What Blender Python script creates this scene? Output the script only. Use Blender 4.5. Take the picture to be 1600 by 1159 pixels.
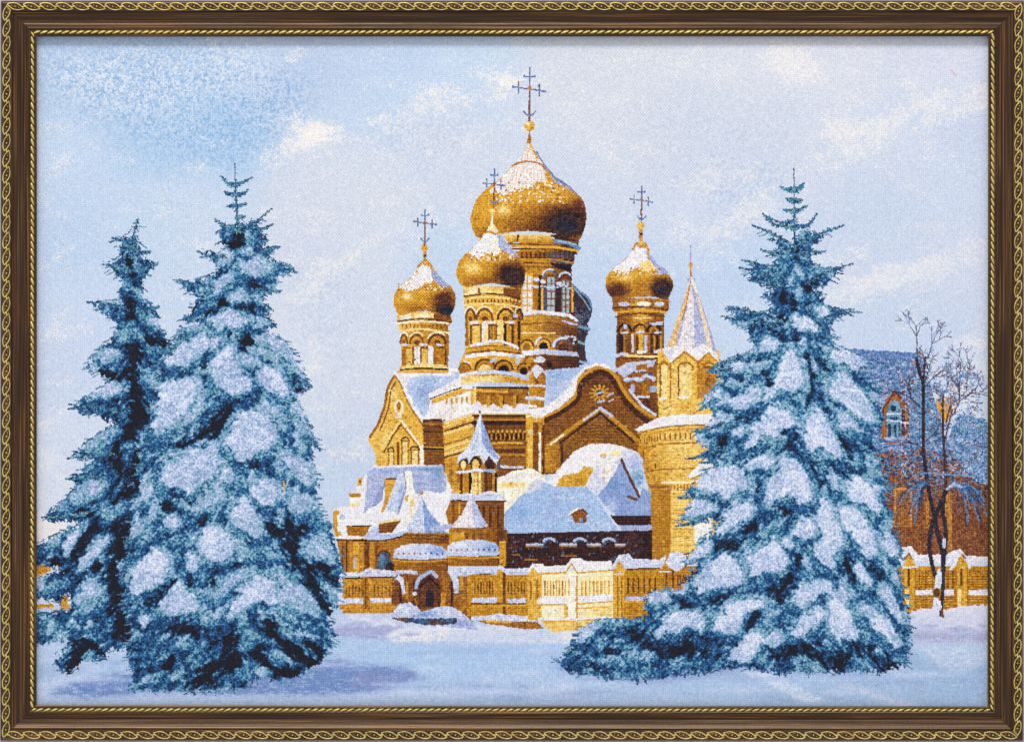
import bpy, bmesh, math
import numpy as np
# A framed woven tapestry hanging on a pale wall, photographed straight on.
K = 0.0006                       # metres per design unit (the frame is 96 x 69 cm)
CX, CY, ZC = 800.0, 579.5, 1.50  # picture centre in design units, its height on the wall
sc = bpy.context.scene
for o in list(bpy.data.objects): bpy.data.objects.remove(o)
# ---------------------------------------------------------------- camera, room light, lamp, exposure
DIST = 4.0                       # camera to the cloth
HCLOTH = 6.0                     # the cloth stands this many units off the wall
cam_d = bpy.data.cameras.new('camera'); cam = bpy.data.objects.new('camera', cam_d); sc.collection.objects.link(cam)
cam.location = (0, -DIST-HCLOTH*K, ZC); cam.rotation_euler = (math.radians(90), 0, 0)
cam_d.sensor_width = 36; cam_d.lens = 36*DIST/(1600*K); cam_d.clip_start = .05; cam_d.clip_end = 60
sc.camera = cam
world = bpy.data.worlds.new('World'); sc.world = world; world.use_nodes = True
bg = world.node_tree.nodes['Background']; bg.inputs[0].default_value = (.97, .98, 1.0, 1); bg.inputs[1].default_value = .69
ld = bpy.data.lights.new('window_lamp', 'AREA'); ld.shape = 'RECTANGLE'; ld.size = 3.0; ld.size_y = 1.5; ld.energy = 335; ld.color = (1, .975, .94)
lamp = bpy.data.objects.new('window_lamp', ld); sc.collection.objects.link(lamp)
lamp.location = (-.4, -4.0, ZC+5.8)
from mathutils import Vector
lamp.rotation_euler = (Vector((0, 0, ZC))-lamp.location).to_track_quat('-Z', 'Y').to_euler()
vs = sc.view_settings; vs.view_transform = 'Standard'; vs.look = 'None'; vs.exposure = 0; vs.gamma = 1; vs.use_curve_mapping = False
sc.cycles.max_bounces = 6

# ---------------------------------------------------------------- the woven picture
# The tapestry is woven cell by cell: every stitch gets a thread colour and the motif it belongs to.
# Coordinates below are millimetre-like design units (x right, y down) of the loom pattern.
PX0, PY0, PX1, PY1 = 54.0, 54.0, 1549.0, 1107.0
CELL = 1.25
NW, NH = int((PX1-PX0)/CELL), int((PY1-PY0)/CELL)
rng = np.random.RandomState(7)
XX, YY = np.meshgrid(PX0+(np.arange(NW)+.5)*CELL, PY0+(np.arange(NH)+.5)*CELL)
XX = XX.astype(np.float32); YY = YY.astype(np.float32)
_tab = rng.rand(256, 256).astype(np.float32)
def vn(u, v, seed=0):
    u = u+seed*17.31; v = v+seed*7.77
    iu = np.floor(u).astype(np.int32); iv = np.floor(v).astype(np.int32)
    fu = u-iu; fv = v-iv
    fu = fu*fu*(3-2*fu); fv = fv*fv*(3-2*fv)
    a = _tab[iv & 255, iu & 255]; b = _tab[iv & 255, (iu+1) & 255]
    c = _tab[(iv+1) & 255, iu & 255]; d = _tab[(iv+1) & 255, (iu+1) & 255]
    return (a*(1-fu)+b*fu)*(1-fv)+(c*(1-fu)+d*fu)*fv-.5
def fbm(u, v, seed=0, oct=3):
    s = 0; a = 1.; t = 0
    for i in range(oct):
        s = s+a*vn(u*2**i, v*2**i, seed+i*3); t += a; a *= .6
    return s/t*2
WN = rng.rand(NH, NW).astype(np.float32)-.5
WN2 = rng.rand(NH, NW).astype(np.float32)-.5
_w = rng.rand(NH+2, NW+2).astype(np.float32)-.5
WS = (_w[:-2, :-2]+_w[1:-1, :-2]+_w[:-2, 1:-1]+_w[1:-1, 1:-1])*.5*1.3      # clumps of stitches
WX = fbm(XX/4, YY/4, 11, 2); WY = fbm(XX/4, YY/4, 23, 2)
IMG = np.zeros((NH, NW, 3), np.float32)
RID = np.zeros((NH, NW), np.int16)
GR = np.zeros((NH, NW), np.float32)          # how coarse the thread mix is

def box(pts, pad=6):
    xs = [p[0] for p in pts]; ys = [p[1] for p in pts]
    i0 = max(0, int((min(xs)-pad-PX0)/CELL)); i1 = min(NW, int((max(xs)+pad-PX0)/CELL)+2)
    j0 = max(0, int((min(ys)-pad-PY0)/CELL)); j1 = min(NH, int((max(ys)+pad-PY0)/CELL)+2)
    return slice(j0, max(j1, j0)), slice(i0, max(i1, i0))
def inside(pts, X, Y):
    m = np.zeros(X.shape, bool)
    n = len(pts)
    for k in range(n):
        x0, y0 = pts[k]; x1, y1 = pts[(k+1) % n]
        if y0 == y1: continue
        c = ((y0 > Y) != (y1 > Y)) & (X < (x1-x0)*(Y-y0)/(y1-y0)+x0)
        m ^= c
    return m
def smooth(pts, closed=True, n=4):
    P = np.array(pts, float); N = len(P); out = []
    rngk = range(N if closed else N-1)
    for k in rngk:
        if closed: p0, p1, p2, p3 = P[(k-1) % N], P[k], P[(k+1) % N], P[(k+2) % N]
        else: p0, p1, p2, p3 = P[max(k-1, 0)], P[k], P[k+1], P[min(k+2, N-1)]
        for i in range(n):
            t = i/n
            out.append(tuple(.5*((2*p1)+(-p0+p2)*t+(2*p0-5*p1+4*p2-p3)*t*t+(-p0+3*p1-3*p2+p3)*t**3)))
    if not closed: out.append(tuple(P[-1]))
    return out
def C(c): return np.array(c, np.float32)
CUR = [0, 1.0]                                # current motif id, grain
def put(sl, m, col, a=1.0):
    sub = IMG[sl]
    if isinstance(col, (tuple, list)): col = C(col)
    if np.isscalar(a) and a == 1.0:
        sub[m] = col if col.ndim == 1 else col[m]
    else:
        aa = (m*a)[..., None]
        IMG[sl] = sub*(1-aa)+col*aa
    if CUR[0] is not None:
        mm = m if np.isscalar(a) else (m & (a > .5))
        RID[sl][mm] = CUR[0]; GR[sl][mm] = CUR[1]
def P(pts, col, rag=.8, spots=None, lr=None, tb=None, sm=False, a=1.0, mott=.12, sn=.9):
    """fill a shape; spots tint it, lr / tb run a second colour across / down it"""
    if sm: pts = smooth(pts)
    sl = box(pts); X = XX[sl]; Y = YY[sl]
    if X.size == 0: return None
    m = inside(pts, X+WX[sl]*rag, Y+WY[sl]*rag)
    col = np.broadcast_to(C(col), X.shape+(3,)).copy()
    xs = [p[0] for p in pts]; ys = [p[1] for p in pts]
    if lr is not None:
        t = np.clip((X-min(xs))/(max(xs)-min(xs)+1e-3), 0, 1)[..., None]; col = col*(1-t)+C(lr)*t
    if tb is not None:
        t = np.clip((Y-min(ys))/(max(ys)-min(ys)+1e-3), 0, 1)[..., None]; col = col*(1-t)+C(tb)*t
    for s in spots or []:
        x, y, rx, ry, c, k = s
        w = np.exp(-(((X-x)/rx)**2+((Y-y)/ry)**2))[..., None]*k
        w = np.clip(w*(1+sn*WX[sl][..., None]), 0, 1)
        col = col*(1-w)+C(c)*w
    col = col*(1+mott*(WY[sl][..., None]+WN[sl][..., None]))
    put(sl, m, col, a)
    return sl, m
def L(pts, w, col, rag=.5, a=1.0, w2=None, sm=False):
    if sm: pts = smooth(pts, False)
    n = len(pts)-1
    for k in range(n):
        (x0, y0), (x1, y1) = pts[k], pts[k+1]
        d = math.hypot(x1-x0, y1-y0) or 1e-3
        wa = w if w2 is None else w+(w2-w)*k/n
        wb = w if w2 is None else w+(w2-w)*(k+1)/n
        sl = box([(x0, y0), (x1, y1)], max(wa, wb)+2)
        X = XX[sl]+WX[sl]*rag; Y = YY[sl]+WY[sl]*rag
        if X.size == 0: continue
        t = np.clip(((X-x0)*(x1-x0)+(Y-y0)*(y1-y0))/d**2, 0, 1)
        r = np.hypot(X-x0-t*(x1-x0), Y-y0-t*(y1-y0))
        put(sl, r < (wa+(wb-wa)*t)/2+.25, col, a)
def E(x, y, rx, ry, col, rag=.6, **k):
    return P([(x+rx*math.cos(i*.3927), y+ry*math.sin(i*.3927)) for i in range(16)], col, rag, **k)
def R(x0, y0, x1, y1, col, rag=.6, **k): return P([(x0, y0), (x1, y0), (x1, y1), (x0, y1)], col, rag, **k)
def ARC(x, y, rx, ry, w, col, a0=180, a1=360, n=10):
    L([(x+rx*math.cos(math.radians(a0+(a1-a0)*i/n)), y+ry*math.sin(math.radians(a0+(a1-a0)*i/n))) for i in range(n+1)], w, col)
def blur(m, r):
    """r in design units"""
    n = max(1, int(r/CELL)); f = m.astype(np.float32)
    for _ in range(2):
        for ax in (0, 1):
            c = np.cumsum(np.pad(f, [(n+1, n) if ax == i else (0, 0) for i in (0, 1)], mode='edge'), axis=ax, dtype=np.float64)
            f = ((c[2*n+1:]-c[:-2*n-1]) if ax == 0 else (c[:, 2*n+1:]-c[:, :-2*n-1])).astype(np.float32)/(2*n+1)
    return f
def ramp(v, stops):
    xs = [s[0] for s in stops]
    return np.stack([np.interp(v, xs, [s[1][k] for s in stops]) for k in range(3)], -1).astype(np.float32)
def rbf(pts, p=2.0, step=16):
    gx = np.arange(PX0, PX1+step, step); gy = np.arange(PY0, PY1+step, step)
    GX, GY = np.meshgrid(gx, gy); W = 0; S = 0
    for x, y, c in pts:
        w = 1/(((GX-x)**2+(GY-y)**2)/1e4+.15)**p
        W = W+w; S = S+w[..., None]*np.array(c, float)
    G = S/W[..., None]
    fx = (XX[0]-PX0)/step; fy = (YY[:, 0]-PY0)/step
    ix = np.minimum(fx.astype(int), len(gx)-2); iy = np.minimum(fy.astype(int), len(gy)-2)
    tx = (fx-ix)[None, :, None]; ty = (fy-iy)[:, None, None]
    a = G[iy][:, ix]; b = G[iy][:, ix+1]; c = G[iy+1][:, ix]; d = G[iy+1][:, ix+1]
    return ((a*(1-tx)+b*tx)*(1-ty)+(c*(1-tx)+d*tx)*ty).astype(np.float32)

# motif ids
SKY, SNOW, CHURCH, DOME, CROSS, SPIRE, FENCE, FIRS, FIRL, FIRR, HOUSE, BARE, BUSH, HWIN = range(14)
DOMES = {}
# ---- sky
IMG[:] = rbf([(90, 90, (176, 200, 234)), (230, 110, (174, 200, 234)), (350, 200, (172, 204, 238)), (250, 230, (176, 205, 238)),
    (420, 130, (190, 208, 236)), (500, 80, (186, 204, 234)), (620, 90, (186, 208, 238)), (720, 100, (194, 214, 240)), (620, 160, (192, 212, 240)),
    (90, 250, (192, 212, 240)), (100, 380, (186, 208, 238)), (240, 330, (192, 212, 238)), (120, 480, (196, 212, 240)), (80, 560, (196, 210, 238)),
    (90, 700, (204, 216, 238)), (80, 800, (210, 218, 238)), (300, 330, (198, 213, 238)), (470, 380, (206, 214, 234)), (500, 500, (210, 218, 236)),
    (500, 300, (208, 216, 234)), (600, 300, (210, 218, 234)), (560, 420, (208, 216, 234)), (560, 560, (208, 216, 234)), (540, 640, (204, 214, 234)),
    (540, 740, (194, 210, 236)), (700, 250, (206, 215, 234)), (900, 120, (210, 216, 232)), (1000, 100, (212, 218, 232)), (1000, 220, (208, 215, 232)),
    (1150, 100, (214, 218, 234)), (1300, 100, (214, 218, 234)), (1480, 100, (210, 216, 236)), (1100, 200, (208, 216, 234)), (1250, 200, (208, 216, 234)),
    (1400, 220, (204, 214, 236)), (1500, 300, (200, 213, 238)), (1380, 340, (196, 210, 236)), (1350, 420, (200, 212, 236)), (1480, 420, (206, 214, 236)),
    (1120, 360, (200, 213, 238)), (1150, 420, (186, 208, 240)), (1100, 330, (206, 216, 236)), (930, 420, (192, 210, 238)), (930, 520, (182, 206, 238)),
    (940, 340, (204, 214, 234)), (1140, 500, (194, 212, 238)), (1400, 500, (194, 210, 238)), (1500, 520, (196, 210, 238)), (1520, 600, (200, 214, 238)),
    (690, 410, (192, 212, 238)), (1060, 480, (188, 208, 240)), (1520, 200, (198, 210, 236)), (1440, 460, (198, 211, 236))], 2.2)
NZ = fbm(XX/9, YY/6, 3, 3); NB = fbm(XX/40, YY/22, 5, 3)
def cloud(pts, col, k=.85, r=14, seed=0, strength=.9):
    m = blur(inside(pts, XX+NB*44, YY+NB*26), r*1.3)
    f = m*1.1+.5*fbm(XX/6, YY/4.5, 40+seed, 3)+.45*NB+.6*WN
    t = np.clip((f-.50)*4, 0, 1)[..., None]*strength*.85
    IMG[:] = IMG*(1-t)+C(col)*t
W1 = (238, 234, 236)
cloud([(395, 262), (440, 228), (520, 186), (620, 172), (720, 140), (800, 108), (860, 96), (815, 140), (760, 158), (700, 178), (640, 200), (560, 205), (500, 230), (430, 262)], W1, seed=1)
cloud([(400, 256), (450, 224), (520, 190), (620, 176), (600, 196), (520, 212), (460, 240), (430, 262)], (246, 240, 236), r=9, seed=21, strength=.9)
cloud([(760, 140), (810, 108), (850, 98), (830, 120), (780, 150), (740, 160)], (244, 238, 234), r=8, seed=22, strength=.8)
cloud([(640, 190), (780, 175), (800, 215), (700, 260), (620, 245), (560, 250), (560, 225)], (222, 224, 236), r=20, seed=2, strength=.55)
cloud([(440, 470), (470, 440), (520, 420), (600, 360), (560, 420), (480, 470), (450, 488)], W1, r=8, seed=3, strength=.7)
cloud([(470, 520), (490, 490), (505, 560), (485, 600), (470, 570)], W1, r=8, seed=4, strength=.6)
cloud([(1140, 92), (1200, 70), (1270, 62), (1260, 92), (1310, 120), (1250, 135), (1170, 140), (1220, 115)], W1, seed=5, strength=.8)
cloud([(1070, 290), (1130, 270), (1240, 240), (1300, 205), (1380, 172), (1460, 152), (1543, 130), (1543, 165), (1440, 195), (1360, 235), (1250, 262), (1150, 292), (1090, 312)], W1, seed=6, strength=.75)
cloud([(1060, 400), (1120, 345), (1200, 300), (1230, 282), (1190, 345), (1130, 375), (1090, 420)], W1, seed=7, strength=.75)
cloud([(1270, 455), (1340, 430), (1440, 400), (1490, 392), (1543, 372), (1543, 404), (1490, 420), (1440, 445), (1340, 470), (1290, 480)], W1, seed=8, strength=.6)
cloud([(1500, 555), (1535, 470), (1543, 470), (1543, 600), (1520, 600)], W1, seed=9, strength=.6)
cloud([(58, 815), (120, 800), (140, 815), (100, 835), (58, 860)], (236, 228, 230), r=6, seed=10)
cloud([(500, 690), (570, 690), (575, 715), (530, 725), (500, 710)], (232, 228, 234), r=8, seed=11, strength=.8)
cloud([(58, 700), (110, 700), (90, 740), (58, 760)], (222, 226, 238), r=10, seed=12, strength=.7)
# salt-and-pepper blue patches
def speck(pts, col, amt, seed):
    m = blur(inside(pts, XX+NB*30, YY+NB*20), 26)
    f = fbm(XX/3.2, YY/3.2, 60+seed, 2)+.7*WN
    t = (np.clip(f*3+.1, 0, 1)*m*amt)[..., None]
    IMG[:] = IMG*(1-t)+C(col)*t
speck([(80, 75), (330, 70), (500, 120), (470, 200), (370, 260), (260, 250), (130, 180), (60, 150)], (132, 172, 220), .8, 1)
speck([(60, 75), (420, 65), (420, 120), (220, 200), (60, 140)], (225, 232, 244), .8, 2)
speck([(580, 190), (780, 180), (700, 250), (590, 260)], (160, 186, 220), .5, 3)
speck([(1000, 130), (1260, 150), (1200, 270), (1000, 300)], (180, 194, 222), .35, 4)
speck([(440, 430), (560, 400), (540, 560), (480, 560)], (170, 192, 224), .45, 5)
speck([(1080, 260), (1300, 240), (1130, 380)], (160, 188, 224), .5, 6)
speck([(490, 660), (590, 660), (590, 730), (500, 730)], (170, 190, 224), .5, 7)
GR[:] = .55

# ---- snowy ground
CUR[:] = [SNOW, .7]
P([(50, 945), (330, 940), (540, 950), (900, 955), (1400, 950), (1430, 948), (1549, 942), (1549, 1110), (50, 1110)], (176, 200, 232), 1, mott=.03)
CUR[0] = None
def soft(pts, col, r=8, k=1., rag=12, lim=SNOW, stip=.6):
    sl = box(pts, r*3+rag)
    m = np.zeros((NH, NW), np.float32)
    m[sl] = inside(pts, XX[sl]+WX[sl]*rag*.3, YY[sl]+WY[sl]*rag*.15)
    X = XX[sl]; Y = YY[sl]
    mm = blur(m[sl], r)*k
    t = np.clip(mm*(1+stip*2*(WN[sl]+fbm(X/9, Y/3, 77, 2)*.8)), 0, 1)
    if lim is not None: t = t*(RID[sl] == lim)
    t = t[..., None]
    IMG[sl] = IMG[sl]*(1-t)+C(col)*t
soft([(58, 955), (160, 955), (230, 1000), (150, 1050), (58, 1040)], (186, 206, 236), 8)
soft([(58, 1035), (140, 1042), (120, 1062), (58, 1062)], (166, 188, 220), 6)
soft([(58, 1065), (700, 1075), (900, 1066), (900, 1090), (58, 1098)], (198, 212, 238), 6, .8)
soft([(560, 1010), (880, 1000), (900, 1040), (700, 1060), (560, 1040)], (172, 202, 238), 10, .8)
soft([(520, 985), (880, 990), (860, 1004), (520, 1004)], (178, 202, 234), 4, .8)
soft([(58, 1092), (560, 1090), (900, 1082), (1200, 1076), (1400, 1092), (1400, 1110), (58, 1110)], (166, 188, 220), 5, .75)
soft([(75, 1082), (140, 1058), (220, 1050), (420, 1050), (520, 1030), (560, 1040), (640, 1044), (655, 1056), (600, 1078), (480, 1084), (240, 1082), (130, 1088)], (114, 138, 192), 5, 1.15, 10)
soft([(560, 1046), (640, 1048), (650, 1056), (600, 1072), (540, 1076)], (132, 140, 190), 4, .5, 8)
soft([(860, 1035), (1100, 1030), (1420, 1015), (1440, 1040), (1380, 1056), (1200, 1052), (1020, 1066), (900, 1056)], (120, 140, 190), 5, .85, 8)
soft([(1060, 1062), (1150, 1042), (1320, 1052), (1500, 1070), (1540, 1090), (1540, 1104), (1000, 1104), (900, 1085)], (172, 196, 228), 10, .6)
soft([(1180, 1080), (1380, 1066), (1440, 1092), (1400, 1106), (1200, 1106)], (158, 182, 214), 8, .8)
soft([(1290, 1030), (1430, 1018), (1543, 1010), (1543, 1104), (1440, 1104), (1400, 1060)], (158, 184, 216), 10, .9)
soft([(1150, 1044), (1200, 1048), (1290, 1094), (1260, 1098)], (212, 222, 242), 3, .7)
soft([(1290, 1062), (1340, 1070), (1440, 1104), (1400, 1104)], (205, 212, 236), 4, .6)
soft([(1430, 1005), (1549, 1008), (1549, 1030), (1500, 1050), (1450, 1030)], (205, 214, 236), 6, .6)
# banks of snow before the fence
soft([(1425, 955), (1549, 950), (1549, 1005), (1428, 1003)], (206, 210, 232), 2, 1.2, 3)
soft([(1425, 985), (1549, 985), (1549, 1003), (1425, 1003)], (168, 170, 206), 4, .8, 4)
soft([(1480, 980), (1500, 962), (1549, 950), (1549, 975)], (234, 230, 236), 4, .9, 4)
soft([(530, 958), (560, 950), (620, 960), (660, 975), (640, 985), (520, 985)], (200, 206, 232), 3, 1.1, 4)
soft([(528, 976), (640, 980), (650, 990), (600, 998), (520, 992)], (166, 168, 208), 3, .9, 4)
soft([(600, 992), (640, 978), (760, 976), (900, 985), (900, 1004), (720, 1000), (620, 1002)], (232, 228, 232), 3, 1.1, 6)
soft([(700, 985), (860, 980), (880, 1000), (700, 1004)], (196, 208, 234), 4, .6, 6)
CUR[:] = [SNOW, .7]

for i in range(46):            # small drifts and pocks
    x = 70+rng.rand()*1460; y = 1000+rng.rand()*95; w = 20+rng.rand()*70; h = 2+rng.rand()*5
    soft([(x-w, y), (x, y-h), (x+w, y+1), (x, y+h)], (206, 218, 242) if rng.rand() < .55 else (150, 174, 214), 3, .55, 6)
for x, y, w, h in [(1450, 968, 20, 8), (1500, 972, 26, 9), (1536, 966, 14, 9), (560, 966, 24, 7), (600, 972, 20, 7), (640, 985, 20, 5)]:
    soft([(x-w, y+h), (x-w*.5, y-h*.6), (x, y-h), (x+w*.6, y-h*.5), (x+w, y+h)], (222, 222, 240), 2, .9, 5); soft([(x-w, y+h), (x, y+h*.4), (x+w, y+h), (x, y+h*1.6)], (160, 164, 206), 2, .6, 4)
# ---- thread colours of the church
WH = (240, 236, 236); IV = (244, 226, 196); PG = (240, 205, 130); BG = (226, 170, 66); GO = (200, 140, 40); OC = (176, 116, 34)
BR = (142, 86, 34); RB = (112, 62, 34); DK = (66, 36, 30); NV = (26, 26, 44); LV = (168, 176, 218); LB = (176, 200, 234); MB = (120, 156, 208); SB = (80, 124, 188); TL = (60, 130, 160)
CUR[:] = [CHURCH, 1.0]
def wall_tex(x0, y0, x1, y1, c, c2, n, w=2, top=0):
    """row of slots"""
    for i in range(n):
        x = x0+(x1-x0)*(i+.5)/n; R(x-w/2, y0, x+w/2, y1, c2, .4)
        if top: ARC(x, y0, w*.8, w*.8, 1, c)
def blobs(pts, w, col, hi=None):
    """lumpy snow along a ledge"""
    pts = smooth(pts, False, 3)
    for k in range(len(pts)-1):
        (x0, y0), (x1, y1) = pts[k], pts[k+1]
        d = max(1, int(math.hypot(x1-x0, y1-y0)/3))
        for i in range(d):
            t = i/d; r = w*(.42+.2*rng.rand())
            E(x0+(x1-x0)*t, y0+(y1-y0)*t-rng.rand()*.8, r+.8, r, col, .5)
            if hi: E(x0+(x1-x0)*t+1, y0+(y1-y0)*t+r*.5, r*.7, r*.35, hi, .5)
def cross(x, yt, yb, xl, yl, xr, yr, yc, s, mid):
    CUR[:] = [CROSS, 1.]
    a = (108, 116, 158); b = (120, 84, 84)
    L([(x, yt), (x, yc)], s*.55, a); L([(x, yc), (x-.5, yb)], s*.6, b)
    L([(xl, yl), (xr, yr)], s*.5, a)
    for t in (.17, .83):
        px = xl+(xr-xl)*t; py = yl+(yr-yl)*t; h = (yb-yt)*.11
        L([(px, py-h), (px, py+h)], s*.5, a); E(px, py-h*.8, s*.4, s*.5, b); E(px, py+h*.8, s*.4, s*.5, a)
    E(xl, yl, s*.5, s*.5, a); E(xr, yr, s*.5, s*.5, a)
    h = (yc-yt)*.4; w = (xr-xl)*.16
    L([(x-w, yt+h+1), (x+w, yt+h+1)], s*.45, a); E(x-w, yt+h, s*.4, s*.6, a); E(x+w, yt+h, s*.4, s*.6, a)
    w = (xr-xl)*.19; y = yt+(yb-yt)*.82
    L([(x-w, y), (x-w*.5, y+s*1.2), (x, y+s*1.5), (x+w*.5, y+s*1.2), (x+w, y)], s*.5, a, sm=True)
    E(x, yc, s*.75, s*.8, mid)
# ---------- rear dark drum of the hidden fourth tower
P([(892, 440), (905, 453), (918, 462), (925, 475), (926, 485), (922, 498), (917, 507), (921, 516), (917, 524), (913, 536), (915, 556), (918, 568), (900, 572), (896, 505)], (44, 38, 56), 1.2,
  spots=[(912, 470, 10, 8, (90, 56, 50), .5), (908, 545, 8, 14, (96, 54, 44), .4)])
L([(894, 444), (906, 456), (919, 466), (924, 478)], 3, (64, 96, 140), sm=True); L([(896, 450), (912, 468), (922, 484)], 1.4, (90, 134, 156))
L([(904, 510), (920, 514)], 3.6, (80, 124, 156)); L([(904, 534), (912, 537)], 3.4, (90, 144, 160)); L([(906, 565), (920, 567)], 3, (120, 150, 190))
# ---------- main drum
P([(812, 372), (903, 374), (905, 392), (898, 397), (898, 406), (893, 416), (893, 440), (896, 486), (904, 506), (902, 520), (904, 550), (905, 580), (812, 580)], GO, .8,
  spots=[(896, 470, 26, 120, RB, .85), (900, 560, 24, 40, DK, .6), (892, 400, 22, 24, (70, 34, 30), .8), (830, 510, 20, 12, BG, .7)])
P([(784, 366), (862, 366), (864, 379), (795, 379)], PG, .6, tb=GO); R(808, 367, 811, 377, RB)
L([(862, 368), (903, 378)], 4, BR); R(866, 367, 904, 376, (90, 50, 34))
L([(868, 378), (884, 379), (905, 388)], 4.5, (58, 104, 148), sm=True); L([(872, 376), (900, 382)], 2, (130, 176, 206))
L([(794, 381), (862, 383)], 2.4, BR); L([(796, 385), (866, 386), (903, 392)], 3.2, BG); L([(800, 389), (868, 390), (902, 397)], 1.6, RB)
R(806, 393, 896, 404, (190, 128, 36), lr=(96, 54, 34))
for i, x in enumerate(range(814, 896, 7)): R(x, 394, x+3.2, 404, (96+8*(x < 840)*4, 52, 30) if x < 850 else NV, .5)
L([(806, 405), (868, 406), (896, 411)], 2.2, GO); L([(862, 407), (894, 413)], 2.2, NV); L([(806, 410), (850, 411)], 1.6, RB)
L([(806, 416), (892, 419)], 2, BR); P([(858, 410), (894, 414), (893, 424), (870, 420)], DK, 1)
# windows of the main drum
R(815, 428, 893, 488, GO, lr=(120, 64, 34))
R(841, 430, 847, 488, (80, 44, 30)); R(849, 444, 854, 488, NV); R(845, 450, 849, 486, BG); R(868, 446, 877, 488, (44, 26, 34)); R(866, 446, 869, 488, RB)
def panes(x0, x1, y0, y1, n, c):
    h = (y1-y0)/n; mid = (x0+x1)/2
    for i in range(n):
        R(x0, y0+i*h+1, mid-.9, y0+(i+1)*h-1.4, c, .4); R(mid+.9, y0+i*h+1, x1, y0+(i+1)*h-1.4, c, .4)
R(814, 428, 833, 489, BG); panes(817, 831, 431, 489, 5, (226, 222, 222))
R(854, 430, 868, 489, (150, 84, 44)); panes(855.5, 867, 432, 490, 5, (150, 182, 176))
R(877, 436, 891, 489, (150, 84, 44)); panes(878.5, 889.5, 438, 490, 5, (140, 184, 178))
R(893, 446, 896, 488, BG)
ARC(860, 432, 11, 10, 3, NV); ARC(860, 430, 12, 9, 2.4, (210, 214, 234), 180, 290); ARC(883, 436, 9, 9, 3, (60, 44, 50)); ARC(883, 433, 9, 7, 2.6, (196, 206, 232), 190, 330)
for p in [(848, 440), (838, 437), (873, 443)]: E(p[0], p[1], 4.5, 3, (214, 216, 234))
blobs([(846, 448), (866, 450), (880, 446), (894, 452)], 3, (190, 204, 232)); blobs([(834, 448), (842, 449)], 4, (220, 220, 236))
blobs([(814, 492), (840, 488), (862, 490), (890, 494), (903, 504)], 5.5, (236, 230, 236), LV)
P([(813, 496), (860, 493), (890, 498), (903, 508), (901, 513), (870, 503), (813, 506)], BG, .8, lr=BR)
blobs([(880, 502), (903, 509)], 3, (180, 190, 226))
L([(813, 507), (860, 504), (902, 514)], 1.6, BR)
P([(813, 508), (860, 506), (902, 516), (903, 526), (860, 524), (813, 526)], BG, .8, lr=(110, 60, 36)); L([(815, 520), (868, 521)], 2, PG)
for cx, cy, r, c in [(823, 541, 10, OC), (849, 540, 11, DK), (880, 543, 13, NV)]:
    E(cx, cy, r, r, BG if cx < 860 else BR); E(cx, cy+2, r*.65, r*.7, c if cx < 870 else (110, 60, 40)); ARC(cx, cy, r, r, 2, RB if cx < 870 else NV)
ARC(849, 539, 12, 12, 3, (222, 222, 236), 185, 250); ARC(880, 541, 15, 13, 3.4, (196, 208, 236), 180, 290); blobs([(884, 526), (898, 528), (894, 540)], 3, (170, 196, 214))
P([(815, 548), (850, 545), (902, 550), (905, 557), (850, 553), (815, 556)], (236, 232, 236), .8, lr=(150, 172, 216))
P([(815, 556), (850, 554), (905, 558), (905, 577), (815, 580)], BR, 1, lr=(96, 54, 36), spots=[(830, 562, 10, 6, BG, .7)]); E(843, 562, 9, 5, (216, 220, 238)); E(858, 570, 5, 5, DK)
# ---------- right-hand gable snow and roof behind
P([(853, 578), (905, 574), (930, 566), (900, 592), (875, 620), (855, 632)], (150, 180, 224), 1.5, spots=[(868, 590, 14, 10, (110, 160, 206), .7), (880, 598, 20, 5, (226, 216, 226), .6)])
# ---------- right tower body
P([(957, 466), (1045, 466), (1045, 484), (1038, 490), (1037, 550), (1042, 556), (1036, 566), (1028, 660), (975, 640), (962, 600), (962, 560), (964, 490), (957, 484)], (158, 98, 36), .8,
  spots=[(1000, 500, 12, 30, BG, .8), (1000, 478, 24, 14, BG, .6), (968, 530, 6, 24, (84, 46, 32), .8), (1026, 535, 6, 24, (84, 46, 32), .8), (1010, 640, 20, 22, (80, 42, 34), .7)])
for x, w, c in [(975, 16, (190, 190, 220)), (1006, 20, IV), (1030, 14, (206, 210, 234))]: E(x, 475, w/2+1, 3.6, c)
L([(958, 481), (1000, 479), (1043, 484)], 1.8, RB, sm=True); L([(962, 488), (1000, 484), (1040, 488)], 2.4, BG); L([(962, 495), (1000, 489), (1038, 494)], 2, RB); L([(990, 497), (1016, 497)], 2, PG)
for cx in (976, 1000, 1022): ARC(cx, 517, 10, 10, 3, DK if cx != 1000 else RB); ARC(cx, 519, 6, 7, 2, GO)
E(977, 510, 3, 4, LV); P([(1014, 504), (1036, 503), (1034, 508), (1020, 509)], (196, 204, 232)); blobs([(972, 520), (982, 520)], 3, (200, 204, 230)); blobs([(996, 519), (1008, 519)], 3, (214, 214, 234)); blobs([(1024, 520), (1036, 520)], 3, (200, 204, 230))
R(966, 524, 974, 552, (72, 38, 32)); R(974, 524, 978, 552, OC); R(979, 524, 986, 552, BR); R(987, 522, 991, 550, (196, 200, 230)); R(994, 524, 997, 552, RB); R(998, 522, 1005, 550, BG)
R(1006.5, 524, 1011, 551, (180, 186, 222)); R(1012, 524, 1015, 552, OC); R(1017, 520, 1020, 552, (60, 34, 34)); R(1021, 524, 1024, 552, GO); R(1026, 524, 1029, 552, (70, 38, 34)); R(1031, 524, 1034, 552, GO)
blobs([(962, 557), (972, 553), (982, 554)], 5, (184, 196, 226)); blobs([(998, 551), (1010, 550)], 5, IV); blobs([(1024, 550), (1032, 547)], 4.5, (220, 220, 236))
L([(976, 556), (1030, 557)], 3, PG); L([(962, 560), (1030, 560)], 1.6, RB)
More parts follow.
